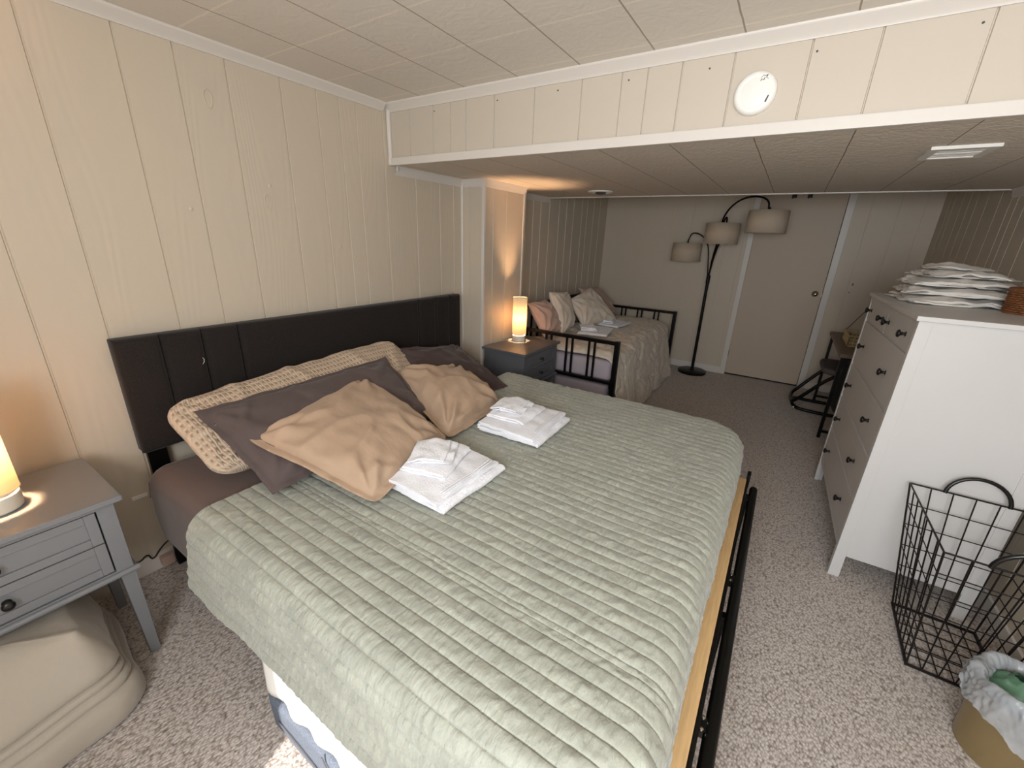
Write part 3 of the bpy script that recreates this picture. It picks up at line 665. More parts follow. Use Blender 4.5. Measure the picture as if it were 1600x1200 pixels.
# folded cloths ---------------------------------------------------------
def folded(name, material, cx, cy, z0, L, Wd, layers, t, rot, seed=0, skew=0.006, lump=0.003, sag=0.0, loose=0.0, wavy=0.0, hem=True, parent=None, nw=26, dome=0.0, tiltx=0.0):
    """a folded towel: continuous zig-zag sheet, folds along local y; L along local x"""
    rnd = random.Random(seed); pts = []
    r = t/2
    x0, x1 = -L/2, L/2
    N = 22
    for k in range(layers):
        z = t*(k+0.5)
        a = x0+r+(rnd.uniform(0, loose) if k % 2 == 0 else rnd.uniform(0, skew)); b = x1-r-rnd.uniform(0, skew)
        if k % 2 == 0: a0, b0 = x0+r, b
        xs = [x0+r+(x1-x0-2*r)*i/N for i in range(N+1)]
        if k % 2: xs = xs[::-1]
        if k == 0: xs[0] -= 0.0
        if k == layers-1: xs = xs[:-1] if layers > 1 else xs
        for x in xs: pts.append((x, z, k))
        if k < layers-1:
            sx = 1 if k % 2 == 0 else -1; ex = (x1-r) if k % 2 == 0 else (x0+r); off = rnd.uniform(-skew, skew)
            for a_ in (-PI/3, 0, PI/3)[:]:
                pts.append((ex+sx*(r*math.cos(a_)+off), t*(k+1)+r*math.sin(a_), k+0.5))
    # centreline -> ribbon
    c2 = [Vector((p[0], p[1])) for p in pts]; nrm = []
    for i in range(len(c2)):
        d = (c2[min(i+1, len(c2)-1)]-c2[max(i-1, 0)]).normalized(); nrm.append(Vector((-d.y, d.x)))
    loop = [c2[i]+nrm[i]*t*0.44 for i in range(len(c2))]+[c2[i]-nrm[i]*t*0.44 for i in reversed(range(len(c2)))]
    ks = [p[2] for p in pts]+[p[2] for p in reversed(pts)]
    K = len(loop); vs = []; H = layers*t
    cr, sr = math.cos(rot), math.sin(rot)
    offs = [rnd.uniform(-skew, skew) for _ in range(layers+1)]
    def put(ii, v):
        x, z = loop[ii]; k = ks[ii]; o_ = offs[int(k)]*(1-(k % 1))+offs[min(layers, int(k+1))]*(k % 1)
        y = -Wd/2+Wd*v+o_
        zz = z
        f = z/max(H, 1e-6)
        zz += lump*nz(x*9+seed, y*9, k)*1.2+lump*0.8*nz(x*22, y*22+seed, 3)
        zz += dome*f*(1-(2*v-1)**2)*(1-(2*x/L)**2)
        zz -= sag*f*(abs(2*v-1)**2.5)*0.5+sag*f*(abs(2*x/L)**3)*0.5
        zz += tiltx*x
        y += wavy*nz(x*6+seed, z*9, 7)+0.003*nz(x*40, z*50+seed)
        xx = x+wavy*nz(y*6+seed, z*9, 17)+0.002*nz(y*40, z*40, seed)
        zz = max(zz, 0.0015)
        return Vector((cx+xx*cr-y*sr, cy+xx*sr+y*cr, z0+zz))
    vsr = [i/(nw-1) for i in range(nw)]
    mb = MB()
    for ii in range(K):
        for v in vsr: vs.append(put(ii, v))
    fs = []
    for i in range(K):
        for j in range(nw-1): fs.append((i*nw+j, ((i+1) % K)*nw+j, ((i+1) % K)*nw+j+1, i*nw+j+1))
    n = len(c2)
    for i in range(n-1):      # end caps
        a, b, c_, d = i, i+1, K-2-i, K-1-i
        fs.append((a*nw, b*nw, c_*nw, d*nw)); fs.append((d*nw+nw-1, c_*nw+nw-1, b*nw+nw-1, a*nw+nw-1))
    mb.add(vs, fs); return mb.build(name, material, parent, smooth=True, angle=70)
ZQ = 0.625
def towel_set(cx, cy, rot, who, g, topx):
    bt = folded('bath_towel', 'towel', cx, cy, ZQ, 0.34, 0.36, 3, 0.019, rot, seed=int(cx*100), lump=0.006, skew=0.012, sag=0.012, wavy=0.012)
    tag(bt, who[0], 'towel', g)
    dx, dy = topx
    ht = folded('hand_towel', 'towel', cx+dx, cy+dy, ZQ+0.056, 0.20, 0.24, 2, 0.014, rot+who[3], seed=int(cx*77), lump=0.006, skew=0.010, sag=0.012, wavy=0.012)
    tag(ht, who[1], 'towel', g)
    wc = folded('washcloth', 'towel', cx+dx*1.3-0.008, cy+dy*1.2+0.005, ZQ+0.083, 0.15, 0.165, 3, 0.009, rot+who[4], seed=int(cx*55), lump=0.009, skew=0.014, wavy=0.014, sag=0.014)
    tag(wc, who[2], 'towel', g)
    # woven hem bands
    for (pp, z, a, b, rr, off) in ((bt, 0.0585, 0.34, 0.29, rot, 0.125),):
        mbh = MB()
        for s_ in (0.0, 0.012):
            pts = [Vector((cx, cy, 0))+Matrix.Rotation(rr, 3, 'Z') @ Vector((off+s_, -b/2+b*i/30, 0)) for i in range(31)]
            mbh.tube([(p.x, p.y, ZQ+z+0.001+0.004*nz(p.x*9, p.y*9)) for p in pts], 0.0022, 6)
        mbh.build('woven_band', 'towel', pp, smooth=True)
towel_set(1.225, 0.468, -0.02, ('white bath towel folded at the bottom of the nearer stack on the quilt', 'white hand towel folded in the middle of the nearer stack on the quilt', 'small white washcloth skewed on top of the nearer stack on the quilt', 0.25, 0.55), 'white towels laid out on the green quilt', (-0.045, 0.012))
towel_set(1.235, 1.075, 0.03, ('white bath towel folded at the bottom of the farther stack on the quilt', 'white hand towel folded in the middle of the farther stack on the quilt', 'small white washcloth on top of the farther stack on the quilt', 0.03, 0.06), 'white towels laid out on the green quilt', (-0.06, 0.01))

# storage bag under the bed ---------------------------------------------
ub = rounded_slab(1.07, -0.235, 0.004, 2.10, 0.45, 0.145, 0.06, 0.02, 0.006, seed=5).build('storage_bag', 'felt', smooth=True)
tag(ub, 'grey felt storage bag pushed under the near side of the bed', 'storage bag')
pp = MB()
pp.tube([(1.16, -0.238, 0.075), (1.30, -0.239, 0.06), (1.55, -0.239, 0.02)], 0.0025, 6).tube([(1.40, -0.240, 0.15), (1.43, -0.240, 0.10), (1.46, -0.239, 0.03)], 0.0025, 6)
pp.build('seam_piping', 'greydark', ub)
fl = MB().grid(lambda i, j: Vector((1.10+1.05*i/60, -0.222-0.006*math.sin(i*0.9)*(1-j/9)-0.004*(1-j/9), 0.165+0.006*math.sin(i*0.5)+(0.345-0.165)*j/9)), 61, 10).build('added_sun_strip', 'stripwhite', smooth=True)  # added strip; its white stands in for the bed side bleached by sun
solid(fl, 0.004, 0); tag(fl, 'added white sheet strip standing in for the sunlit bed side, between quilt and grey storage bag', 'sheet')

# ================================================================ NIGHTSTANDS (front faces +x)
def nightstand(label, x0, y0, matn, ztop=0.685):
    """x0 back, y0 near edge; 0.42 deep, 0.60 wide"""
    D, Wn = 0.42, 0.60; N = thing('nightstand', label, 'nightstand', (x0+D/2, y0+Wn/2, 0), 'grey two-drawer nightstands beside the king bed')
    X0, X1_, Y0, Y1_ = x0+0.015, x0+D-0.02, y0+0.022, y0+Wn-0.022; zb = 0.392
    MB().box(x0, y0, ztop-0.020, x0+D, y0+Wn, ztop, 0.004).build('table_top', matn, N)
    b = MB().box(X0, Y0, zb, X1_-0.022, Y0+0.018, ztop-0.02).box(X0, Y1_-0.018, zb, X1_-0.022, Y1_, ztop-0.02).box(X0, Y0, zb, X0+0.012, Y1_, ztop-0.02).box(X0, Y0, zb, X1_-0.022, Y1_, zb+0.015)
    # front face frame
    b.box(X1_-0.022, Y0+0.001, zb, X1_, Y0+0.045, ztop-0.02, 0.001).box(X1_-0.022, Y1_-0.045, zb, X1_, Y1_-0.001, ztop-0.02, 0.001)
    b.box(X1_-0.022, Y0+0.045, ztop-0.035, X1_, Y1_-0.045, ztop-0.02).box(X1_-0.022, Y0+0.045, zb, X1_, Y1_-0.045, zb+0.014)
    # side stile lines
    b.box(X0, Y0-0.003, zb, X0+0.04, Y0+0.002, ztop-0.02).box(X1_-0.042, Y0-0.003, zb, X1_-0.001, Y0+0.002, ztop-0.02)
    b.build('body', matn, N)
    MB().box(X0+0.02, Y0+0.03, zb+0.02, X1_-0.018, Y1_-0.03, ztop-0.03).build('inner_shadow_box', 'gap', N)
    mo = MB().tube([(X1_+0.002, Y0-0.012, zb-0.002), (X1_+0.002, Y1_+0.012, zb-0.002)], 0.011, 10)
    mo.box(X0, Y0-0.010, zb-0.012, X1_+0.002, Y0+0.02, zb+0.004, 0.003).box(X0, Y1_-0.02, zb-0.012, X1_+0.002, Y1_+0.010, zb+0.004, 0.003)
    mo.build('moulding', matn, N, smooth=True, angle=40)
    zt = ztop-0.039; dh = (zt-(zb+0.018)-0.004)/2
    for k in (0, 1):
        z1_ = zt-k*(dh+0.004); z0_ = z1_-dh; ya, yb = Y0+0.049, Y1_-0.049
        d = MB(); fw_ = 0.028
        d.box(X1_-0.016, ya, z0_, X1_-0.002, ya+fw_, z1_, 0.0015).box(X1_-0.016, yb-fw_, z0_, X1_-0.002, yb, z1_, 0.0015)
        d.box(X1_-0.016, ya+fw_, z0_, X1_-0.002, yb-fw_, z0_+fw_, 0.0015).box(X1_-0.016, ya+fw_, z1_-fw_, X1_-0.002, yb-fw_, z1_, 0.0015)
        d.box(X1_-0.016, ya+fw_*0.8, z0_+fw_*0.8, X1_-0.008, yb-fw_*0.8, z1_-fw_*0.8)
        dd = d.build('drawer', matn, N)
        T = Matrix.Translation((X1_-0.008, (ya+yb)/2, (z0_+z1_)/2)) @ Matrix.Rotation(PI/2, 4, 'Y')
        MB().lathe([(0, 0.030), (0.009, 0.029), (0.0145, 0.025), (0.015, 0.021), (0.008, 0.016), (0.006, 0.010), (0.006, 0.003), (0.011, 0.001), (0.011, 0)], 0, 0, 20, M4=T).build('knob', 'knob', dd, smooth=True)
    for (lx, ly) in ((X1_-0.04, Y0), (X1_-0.04, Y1_-0.04), (X0, Y0), (X0, Y1_-0.04)):
        l = MB(); zt_ = zb+0.005
        sx = 0.012 if ly < y0+0.3 else -0.012; ox = 0.004 if lx > x0+0.2 else 0
        top = [(lx, ly), (lx+0.04, ly), (lx+0.04, ly+0.04), (lx, ly+0.04)]; cx_, cy_ = lx+0.02+ox, ly+0.02-(sx*0.4)
        bot = [(cx_-0.014, cy_-0.014), (cx_+0.014, cy_-0.014), (cx_+0.014, cy_+0.014), (cx_-0.014, cy_+0.014)]
        l.add([(x, y, 0.0) for x, y in bot]+[(x, y, zt_) for x, y in top], [(0, 1, 2, 3), (4, 5, 6, 7), (0, 1, 5, 4), (1, 2, 6, 5), (2, 3, 7, 6), (3, 0, 4, 7)])
        l.build('leg', matn, N)
    return N
nightstand('grey nightstand at the left edge with a beige blanket under it', 0.092, -0.905, 'grey')
nightstand('grey nightstand between the king bed and the daybed', 0.222, 2.055, 'greydark')
def table_lamp(label, x, y, z):
    L = thing('table_lamp', label, 'lamp', (x, y, z), 'cylindrical table lamps on the nightstands')
    MB().lathe([(0, 0.0), (0.052, 0.0), (0.056, 0.004), (0.058, 0.045), (0.056, 0.051), (0.0, 0.051)], x, y, 40, z).build('base', 'ceramic', L, smooth=True, angle=40)
    MB().lathe([(0.0, 0.051), (0.045, 0.051), (0.047, 0.060), (0.0, 0.062)], x, y, 30, z).build('glass_collar', 'ceramic', L, smooth=True, angle=40)
    s = MB().lathe([(0.060, 0.062), (0.060, 0.375)], x, y, 48, z).build('lamp_shade', 'lampshade', L, smooth=True); solid(s, 0.0015, 0)
    for zz in (0.064, 0.373): MB().tube([(x+0.0605*math.cos(a), y+0.0605*math.sin(a), z+zz) for a in [2*PI*i/40 for i in range(40)]], 0.002, 6, closed=True).build('shade_rim', 'ceramic', s, smooth=True)
    MB().lathe([(0, 0.245), (0.018, 0.238), (0.028, 0.215), (0.026, 0.19), (0.014, 0.165), (0.012, 0.14), (0, 0.14)], x, y, 20, z).build('bulb', 'lampglow', L, smooth=True)
    MB().tube([(x, y, z+0.055), (x, y, z+0.145)], 0.009, 10).build('socket', 'ceramic', L)
    return L
LAMP_W = 10.0
table_lamp('lit white cylinder lamp on the left nightstand at the frame edge', 0.315, -0.545, 0.685)
table_lamp('lit white cylinder lamp on the far nightstand by the daybed', 0.345, 2.43, 0.685)
# lamp cords
tag(MB().tube(smoothpath([(0.29, 2.44, 0.689), (0.25, 2.36, 0.689), (0.229, 2.20, 0.689), (0.216, 2.12, 0.64), (0.214, 2.03, 0.4), (0.22, 2.02, 0.03)]), 0.0025, 6).build('lamp_cord', 'ceramic', smooth=True), 'thin white lamp cord running behind the far nightstand', 'cord')
tag(MB().tube(smoothpath([(0.02, -0.30, 0.13), (0.035, -0.24, 0.09), (0.03, -0.20, 0.12), (0.03, -0.19, 0.07), (0.03, -0.15, 0.12), (0.035, -0.10, 0.15), (0.04, 0.02, 0.02)]), 0.0035, 6).build('power_cord', 'cable', smooth=True), 'black power cord tangled at the wall beside the left nightstand', 'cord')
tag(MB().box(0.012, -0.165, 0.02, 0.05, -0.115, 0.07, 0.008).build('charger_plug', 'pink'), 'small pale plug at the baseboard near the bed', 'plug')
tag(MB().box(0.0, -0.19, 0.384, 0.008, -0.135, 0.40, 0.002).build('wall_bracket', 'smoke'), 'thin white strip fixed to the wall between nightstand and bed', 'bracket')

# blanket beneath the left nightstand ------------------------------------
def blanket():
    x0, x1, y0, y1, rc = 0.14, 0.72, -1.25, -0.40, 0.13
    ring = []; cs_ = [(x1-rc, y1-rc, 0), (x0+rc, y1-rc, PI/2), (x0+rc, y0+rc, PI), (x1-rc, y0+rc, 1.5*PI)]
    for ci, (cx, cy, a0) in enumerate(cs_):
        for i in range(17): a = a0+PI/2*i/16; ring.append((cx, cy, math.cos(a), math.sin(a)))
        nx = cs_[(ci+1) % 4]
        for i in range(1, 30):
            f = i/30; ring.append((cx+(nx[0]-cx)*f, cy+(nx[1]-cy)*f, math.cos(a0+PI/2), math.sin(a0+PI/2)))
    def lay(z):   # rolled fold edges stacked one on another
        off = 0.0
        for (a, b, r0, r1) in ((0.0, 0.115, 0.0, 0.0), (0.115, 0.150, -0.012, -0.016), (0.150, 0.18, -0.022, -0.024), (0.18, 0.40, -0.020, -0.13)):
            if a <= z <= b:
                f = (z-a)/(b-a); e = min(f, 1-f)*(b-a) if b < 0.39 else min(f*(b-a), 1)
                rr = min(0.035, (b-a)/2); k = 1-max(0, 1-e/rr)**2
                off = r0+(r1-r0)*f**1.6-rr*(1-math.sqrt(max(0, k)))*0.9
        return off
    Zs = [0.0, 0.004, 0.012, 0.025, 0.045, 0.07, 0.09, 0.102, 0.110, 0.114, 0.1155, 0.119, 0.126, 0.135, 0.143, 0.148, 0.1502, 0.154, 0.16, 0.168, 0.175, 0.179, 0.1802, 0.184, 0.19, 0.20, 0.215, 0.235, 0.26, 0.285, 0.31, 0.33, 0.345, 0.355]
    n = len(ring); vs = []; fs = []
    def P(r, z):
        x, y = r[0]+r[2]*rc, r[1]+r[3]*rc
        tilt = 0.035*nz(x*2.1+5, y*2.1)+0.10*(x-0.72)*0.3-0.05*min(1, max(0, (-0.55-y)/0.6))
        zz = max(0.0, z*(1+3.2*tilt)) 
        o_ = lay(z)+0.028*nz(x*3.1, y*3.1, z*2)+0.008*nz(x*9, y*9, z*8)
        return Vector((r[0]+r[2]*(rc+o_), r[1]+r[3]*(rc+o_), zz))
    for z in Zs:
        for r in ring: vs.append(P(r, z))
    last = vs[-n:]; cx0, cy0 = (x0+x1)/2, (y0+y1)/2
    for k in range(1, 17):
        f = k/16
        for p in last:
            x = p.x+(cx0-p.x)*f; y = p.y+(cy0-p.y)*f
            vs.append(Vector((x, y, p.z*(1-f)+0.365*f+0.022*math.sin(PI*min(1, f*1.6))*0.6+0.016*nz(x*6, y*6, 3)*min(1, f*3)-0.022*max(0, 1-abs(nz(x*3.4+y*1.5, y*2.2, 12))/0.10)*min(1, f*3)*(1-f*0.5))))
    rows = len(Zs)+16
    for k in range(rows-1):
        for j in range(n): fs.append((k*n+j, k*n+(j+1) % n, (k+1)*n+(j+1) % n, (k+1)*n+j))
    fs.append(tuple(range(n))); mb = MB(); mb.add(vs, fs); return mb.build('fleece_blanket', 'fleece', smooth=True)
tag(blanket(), 'thick beige fleece blanket bundled on the carpet under the left nightstand', 'blanket')

# ================================================================ DAYBED
DY0, DY1, DX0, DX1 = 2.69, 4.75, 0.09, 1.145
DB = thing('daybed', 'black metal daybed frame with barred ends along the far wall', 'daybed', (0.62, 3.72, 0))
def end_panel(y, zt):
    a = MB(); w = 0.017
    e = MB().box(DX0, y-w, zt-0.03, DX1+0.015, y+w, zt, 0.004).box(DX0, y-w, 0.375, DX1, y+w, 0.405, 0.004)
    pn = e.build('end_panel', 'black', DB)
    for k, x in enumerate((0.22, 0.272, 0.48, 0.533, 0.687, 0.742, 0.899, 0.951)):
        MB().box(x-0.009, y-0.008, 0.40, x+0.009, y+0.008, zt-0.02, 0.002).build('bar', 'black', pn)
    for x in (DX0, DX1): MB().box(x-0.02, y-0.02, 0.0, x+0.02, y+0.02, zt+0.004 if x == DX1 else 0.92, 0.004).build('post', 'black', DB)
end_panel(DY0, 0.752); end_panel(DY1, 0.752)
bk = MB().box(DX0-0.015, DY0, 0.885, DX0+0.015, DY1, 0.915, 0.004).box(DX0-0.015, DY0, 0.375, DX0+0.015, DY1, 0.405, 0.004)
bp_ = bk.build('back_panel', 'black', DB)
for k in range(14):
    y = DY0+0.12+k*0.135
    MB().box(DX0-0.008, y-0.009, 0.40, DX0+0.008, y+0.009, 0.89, 0.002).build('bar', 'black', bp_)
MB().box(DX1-0.035, DY0, 0.335, DX1-0.010, DY1, 0.37, 0.003).build('side_rail', 'black', DB)
dm = rounded_slab(0.13, DY0+0.045, 0.372, 1.10, DY1-0.045, 0.56, 0.06, 0.045, 0.008, seed=3).build('daybed_mattress', 'lav', smooth=True)
tag(dm, 'mattress in a lavender grey sheet inside the daybed frame', 'mattress')
tr = rounded_slab(0.16, DY0+0.06, 0.03, 1.08, DY1-0.06, 0.33, 0.05, 0.03, 0.008, seed=8).build('trundle_mattress', 'lav', smooth=True)
tag(tr, 'lavender grey covered trundle mattress under the daybed', 'mattress')
def comforter():
    TOPZ = 0.635; xa, xe = 0.28, 1.115; ya, ye_ = DY0+0.05, 4.69; R = 0.13; LH = PI/2*R; rc = 0.16
    def base(a, b):
        x = xa+a; y = ya+b; ix = xe-R+0.03; iy = ye_-0.02; d = 0; n = (0, 0); px, py = x, y
        if x > ix-rc and y > iy-rc:
            vx, vy = x-(ix-rc), y-(iy-rc); L = math.hypot(vx, vy)
            if L > rc: n = (vx/L, vy/L); d = L-rc; px, py = ix-rc+n[0]*rc, iy-rc+n[1]*rc
        elif x > ix: n = (1, 0); d = x-ix; px = ix
        elif y > iy: n = (0, 1); d = y-iy; py = iy
        z = TOPZ+0.012*nz(x*5, y*5, 3)+0.012*nz(x*2, y*2)
        if y < ya+0.10: z -= 0.05*(1-(y-ya)/0.10)**2
        if d > 0:
            if d < LH: off = R*math.sin(d/R); dz = R*(1-math.cos(d/R))
            else: off = R+(d-LH)*0.20; dz = R+(d-LH)*0.98
            fold = 0.018*math.sin(y*13+2*nz(y*3, d*2))*max(0, min(1, (d-0.1)/0.4))*n[0]
            if n[1] > 0: off = min(off, 0.05+0.0*d) if n[1] > 0.98 else off
            P_ = Vector((px+n[0]*(off+fold*0.6), py+n[1]*(off*0.8+0.02*nz(x*6, d*6)), z-dz))
        else: P_ = Vector((px, py, z))
        P_.z = max(P_.z, 0.012)
        return P_
    mb = MB(); nu, nv = 130, 170; AL = (xe-R+0.03-xa)+LH+0.50; BLn = (ye_-0.02-ya)+0.45
    vs = []
    for i in range(nu):
        for j in range(nv):
            a = AL*i/(nu-1); b = BLn*j/(nv-1); 
            if b < 0.15: a = min(a, AL-0.12*(1-b/0.15))
            p = base(a, b); e = 0.003
            n = (base(a+e, b)-base(a-e, b)).cross(base(a, b+e)-base(a, b-e))
            if n.length > 1e-9: n.normalize()
            w = 0.010*nz(a*12, b*12, 4)+0.006*nz(a*30, b*30, 6)-0.012*max(0, 0.12-abs(nz(a*5.5, b*5.5, 8)))/0.12
            p = p+n*w; p.z = max(p.z, 0.008); vs.append(p)
    mb.grid(lambda i, j: vs[i*nv+j], nu, nv)
    o = mb.build('comforter', 'cream', smooth=True); solid(o, 0.012, -1); return o
tag(comforter(), 'crinkled cream comforter spread over the daybed and hanging to the carpet', 'comforter')
DG = 'pillows propped on the daybed'
tag(pillow('pink_pillow', 'pink', [(0.42, 2.78, 0.66), (0.42, 3.16, 0.66), (0.20, 3.16, 0.955), (0.20, 2.80, 0.955)], 0.08, 0.06, nu=48, nv=40, seed=31, radial=0.006, wr=0.008, power=0.5), 'dusty pink pillow on the daybed nearest the lit lamp', 'pillow', DG)
tag(pillow('ivory_pillow', 'pcream', [(0.48, 3.02, 0.66), (0.38, 3.48, 0.66), (0.24, 3.55, 1.00), (0.25, 3.12, 1.04)], 0.07, 0.06, nu=48, nv=40, seed=37, radial=0.006, wr=0.008), 'ivory pillow standing on the daybed between the pink one and the tilted one', 'pillow', DG)
tag(pillow('tilted_ivory_pillow', 'pcream', [(0.52, 3.45, 0.66), (0.66, 4.05, 0.69), (0.33, 3.98, 1.03), (0.26, 3.55, 0.92)], 0.06, 0.05, nu=48, nv=40, seed=41, radial=0.008, wr=0.006), 'large ivory pillow leaning with one corner up in the middle of the daybed', 'pillow', DG)
tag(pillow('mauve_pillow', 'pink', [(0.42, 4.10, 0.68), (0.46, 4.60, 0.68), (0.18, 4.55, 0.98), (0.15, 4.05, 1.00)], 0.06, 0.05, nu=48, nv=40, seed=47, radial=0.006), 'shaded mauve pillow at the far corner of the daybed', 'pillow', DG)
TG = 'white towels laid on the daybed'
tag(folded('bath_towel', 'towel', 0.66, 3.42, 0.652, 0.30, 0.42, 2, 0.011, 0.2, seed=3, lump=0.005), 'white bath towel folded flat nearest on the daybed comforter', 'towel', TG)
tag(folded('hand_towel', 'towel', 0.60, 3.36, 0.676, 0.16, 0.20, 3, 0.012, 0.5, seed=4, lump=0.006, skew=0.012), 'crumpled white hand towel on top of the nearer towel on the daybed', 'towel', TG)
tag(folded('bath_towel', 'towel', 0.66, 3.92, 0.655, 0.28, 0.36, 2, 0.011, -0.1, seed=5, lump=0.005), 'white bath towel folded flat farther along the daybed by the tilted pillow', 'towel', TG)
tag(folded('hand_towel', 'towel', 0.60, 3.88, 0.680, 0.16, 0.20, 3, 0.012, 0.2, seed=6, lump=0.006, skew=0.012), 'crumpled white hand towel on the farther towel of the daybed', 'towel', TG)

# ================================================================ FLOOR LAMP
FL = thing('floor_lamp', 'black arched floor lamp with three beige drum shades beside the door', 'floor lamp', (1.43, 4.90, 0))
MB().lathe([(0, 0.0), (0.165, 0.0), (0.168, 0.006), (0.168, 0.026), (0.16, 0.032), (0.02, 0.036), (0.018, 0.06), (0, 0.06)], 1.43, 4.90, 44).build('base', 'black', FL, smooth=True, angle=40)
MB().tube([(1.43, 4.90, 0.03), (1.42, 4.90, 1.12)], 0.017, 14).tube([(1.42, 4.90, 1.10), (1.419, 4.90, 1.20)], 0.021, 14).build('pole', 'black', FL, smooth=True, angle=50)
def armlamp(path, shade, r, h, rad=0.009):
    a = MB().tube(smoothpath(path, 3), rad, 10).build('arm', 'black', FL, smooth=True)
    sx, sy, sz = shade
    s = MB().lathe([(r*1.0, -h/2), (r*0.97, h/2)], sx, sy, 44, sz).build('lamp_shade', 'shade', FL, smooth=True); solid(s, 0.003, 0)
    k = MB().tube([(sx, sy, sz+h/2+0.03), (sx, sy, sz+h*0.1)], 0.008, 10)
    for q_ in range(3): k.tube([(sx, sy, sz+h*0.4), (sx+r*0.97*math.cos(q_*2.1), sy+r*0.97*math.sin(q_*2.1), sz+h*0.47)], 0.003, 6)
    k.lathe([(0, -0.06), (0.025, -0.05), (0.032, -0.02), (0.02, 0.03), (0, 0.04)], sx, sy, 16, sz)
    k.build('shade_fitter', 'black', s, smooth=True)
armlamp([(1.419, 4.90, 1.18), (1.43, 4.87, 1.42), (1.47, 4.77, 1.62), (1.485, 4.66, 1.76), (1.50, 4.62, 1.83), (1.565, 4.53, 1.925), (1.68, 4.44, 1.995), (1.82, 4.39, 2.00), (1.905, 4.36, 1.955), (1.915, 4.36, 1.88)], (1.925, 4.36, 1.765), 0.178, 0.205)
armlamp([(1.419, 4.90, 1.20), (1.44, 4.86, 1.42), (1.50, 4.76, 1.62), (1.53, 4.70, 1.80), (1.515, 4.68, 1.83), (1.505, 4.66, 1.78)], (1.505, 4.66, 1.655), 0.172, 0.215)
armlamp([(1.419, 4.90, 1.12), (1.39, 4.88, 1.32), (1.375, 4.88, 1.46), (1.34, 4.88, 1.57), (1.25, 4.88, 1.655), (1.16, 4.88, 1.665), (1.135, 4.88, 1.60), (1.13, 4.88, 1.56)], (1.13, 4.88, 1.445), 0.165, 0.205, 0.007)

# ================================================================ DRESSER
ang = 0.0226
DR = thing('dresser', 'tall white dresser with two small and four wide drawers', 'dresser', (2.686, 1.678, 0))
DR_ROT = ang
def dbuild(mb, name, material, parent=None, **k):
    """dresser geometry is written in local coords (x depth 0..0.5, y width 0..1.08)"""
    par = parent or DR
    o = bpy.data.objects.new(name, bpy.data.meshes.new(name)); C.objects.link(o); o.parent = par
    o.data.from_pydata([tuple(v) for v in mb.v], [], mb.f); o.data.update()
    bm = bmesh.new(); bm.from_mesh(o.data); bmesh.ops.recalc_face_normals(bm, faces=bm.faces); bm.to_mesh(o.data); bm.free()
    if k.get('smooth'): o.data.polygons.foreach_set('use_smooth', [True]*len(o.data.polygons))
    o.data.materials.append(M[material]); return o
DR.rotation_euler = (0, 0, ang)
HT = 1.298
dbuild(MB().box(-0.012, -0.012, HT-0.020, 0.520, 1.092, HT, 0.003), 'dresser_top', 'white')
sd = MB()
for y in (0.0, 1.062):
    sd.box(0.0, y, 0.0, 0.045, y+0.018, HT-0.02, 0.002).box(0.455, y, 0.0, 0.50, y+0.018, HT-0.02, 0.002)
    sd.box(0.045, y+0.004, 0.125, 0.455, y+0.014, HT-0.02)
sd.box(0.0, 0.018, 0.0, 0.020, 0.030, HT-0.02).box(0.0, 1.050, 0.0, 0.020, 1.062, HT-0.02)
sd.box(0.485, 0.018, 0.12, 0.495, 1.062, HT-0.02)
sd.box(0.001, 0.03, HT-0.055, 0.020, 1.05, HT-0.02)
# arched bottom rail
sd.box(0.004, 0.03, 0.155, 0.018, 1.05, 0.195)
for z in (0.417, 0.645, 0.865, 1.138): sd.box(0.008, 0.03, z-0.006, 0.3, 1.05, z+0.006)
sd.box(0.003, 0.532, 1.14, 0.020, 0.548, HT-0.05)
dbuild(sd, 'carcass', 'white')
dbuild(MB().box(0.03, 0.02, 0.20, 0.48, 1.055, HT-0.03), 'inner_shadow_box', 'gap')
def drawer(y0, y1, z0, z1, knobs):
    d = dbuild(MB().box(0.003, y0+0.003, z0+0.003, 0.022, y1-0.003, z1-0.003, 0.0015), 'drawer', 'white')
    for ky in knobs:
        T = Matrix.Translation((0.003, ky, (z0+z1)/2)) @ Matrix.Rotation(-PI/2, 4, 'Y')
        dbuild(MB().lathe([(0, 0.032), (0.011, 0.031), (0.0165, 0.027), (0.017, 0.023), (0.009, 0.017), (0.0065, 0.010), (0.0065, 0.003), (0.012, 0.001), (0.012, 0)], 0, 0, 20, M4=T), 'knob', 'knob', d, smooth=True)
drawer(0.030, 0.532, 1.142, HT-0.036, (0.135, 0.475)); drawer(0.548, 1.050, 1.142, HT-0.036, (0.62, 0.965))
for (a, b) in ((0.195, 0.413), (0.419, 0.641), (0.648, 0.861), (0.868, 1.134)): drawer(0.030, 1.050, a, b, (0.235, 0.865))

# white linens on the dresser
LG = 'white linens stacked on the dresser'
zz = HT+0.001
stackspec = [(2.925, 2.44, 0.43, 0.44, 2, 0.020, 0.10, 'bottom folded sheet, loose corner spilling right, in the white stack on the dresser'),
             (2.915, 2.46, 0.41, 0.40, 2, 0.020, -0.06, 'second folded white linen from the bottom of the stack on the dresser'),
             (2.915, 2.48, 0.37, 0.36, 2, 0.021, 0.05, 'white linen folded in the middle of the stack on the dresser'),
             (2.93, 2.49, 0.33, 0.32, 2, 0.018, 0.14, 'second folded white linen from the top of the stack on the dresser'),
             (2.915, 2.50, 0.26, 0.27, 2, 0.012, -0.10, 'topmost and smallest folded white linen on the dresser')]
for k, (x, y, L, Wd, n, t, r, lab) in enumerate(stackspec):
    o = folded('folded_linen', 'linen', x, y, zz, L, Wd, n, t, r, seed=60+k, lump=0.012, skew=0.016, wavy=0.022, sag=0.030)
    tag(o, lab, 'linen', LG); zz += n*t+0.001

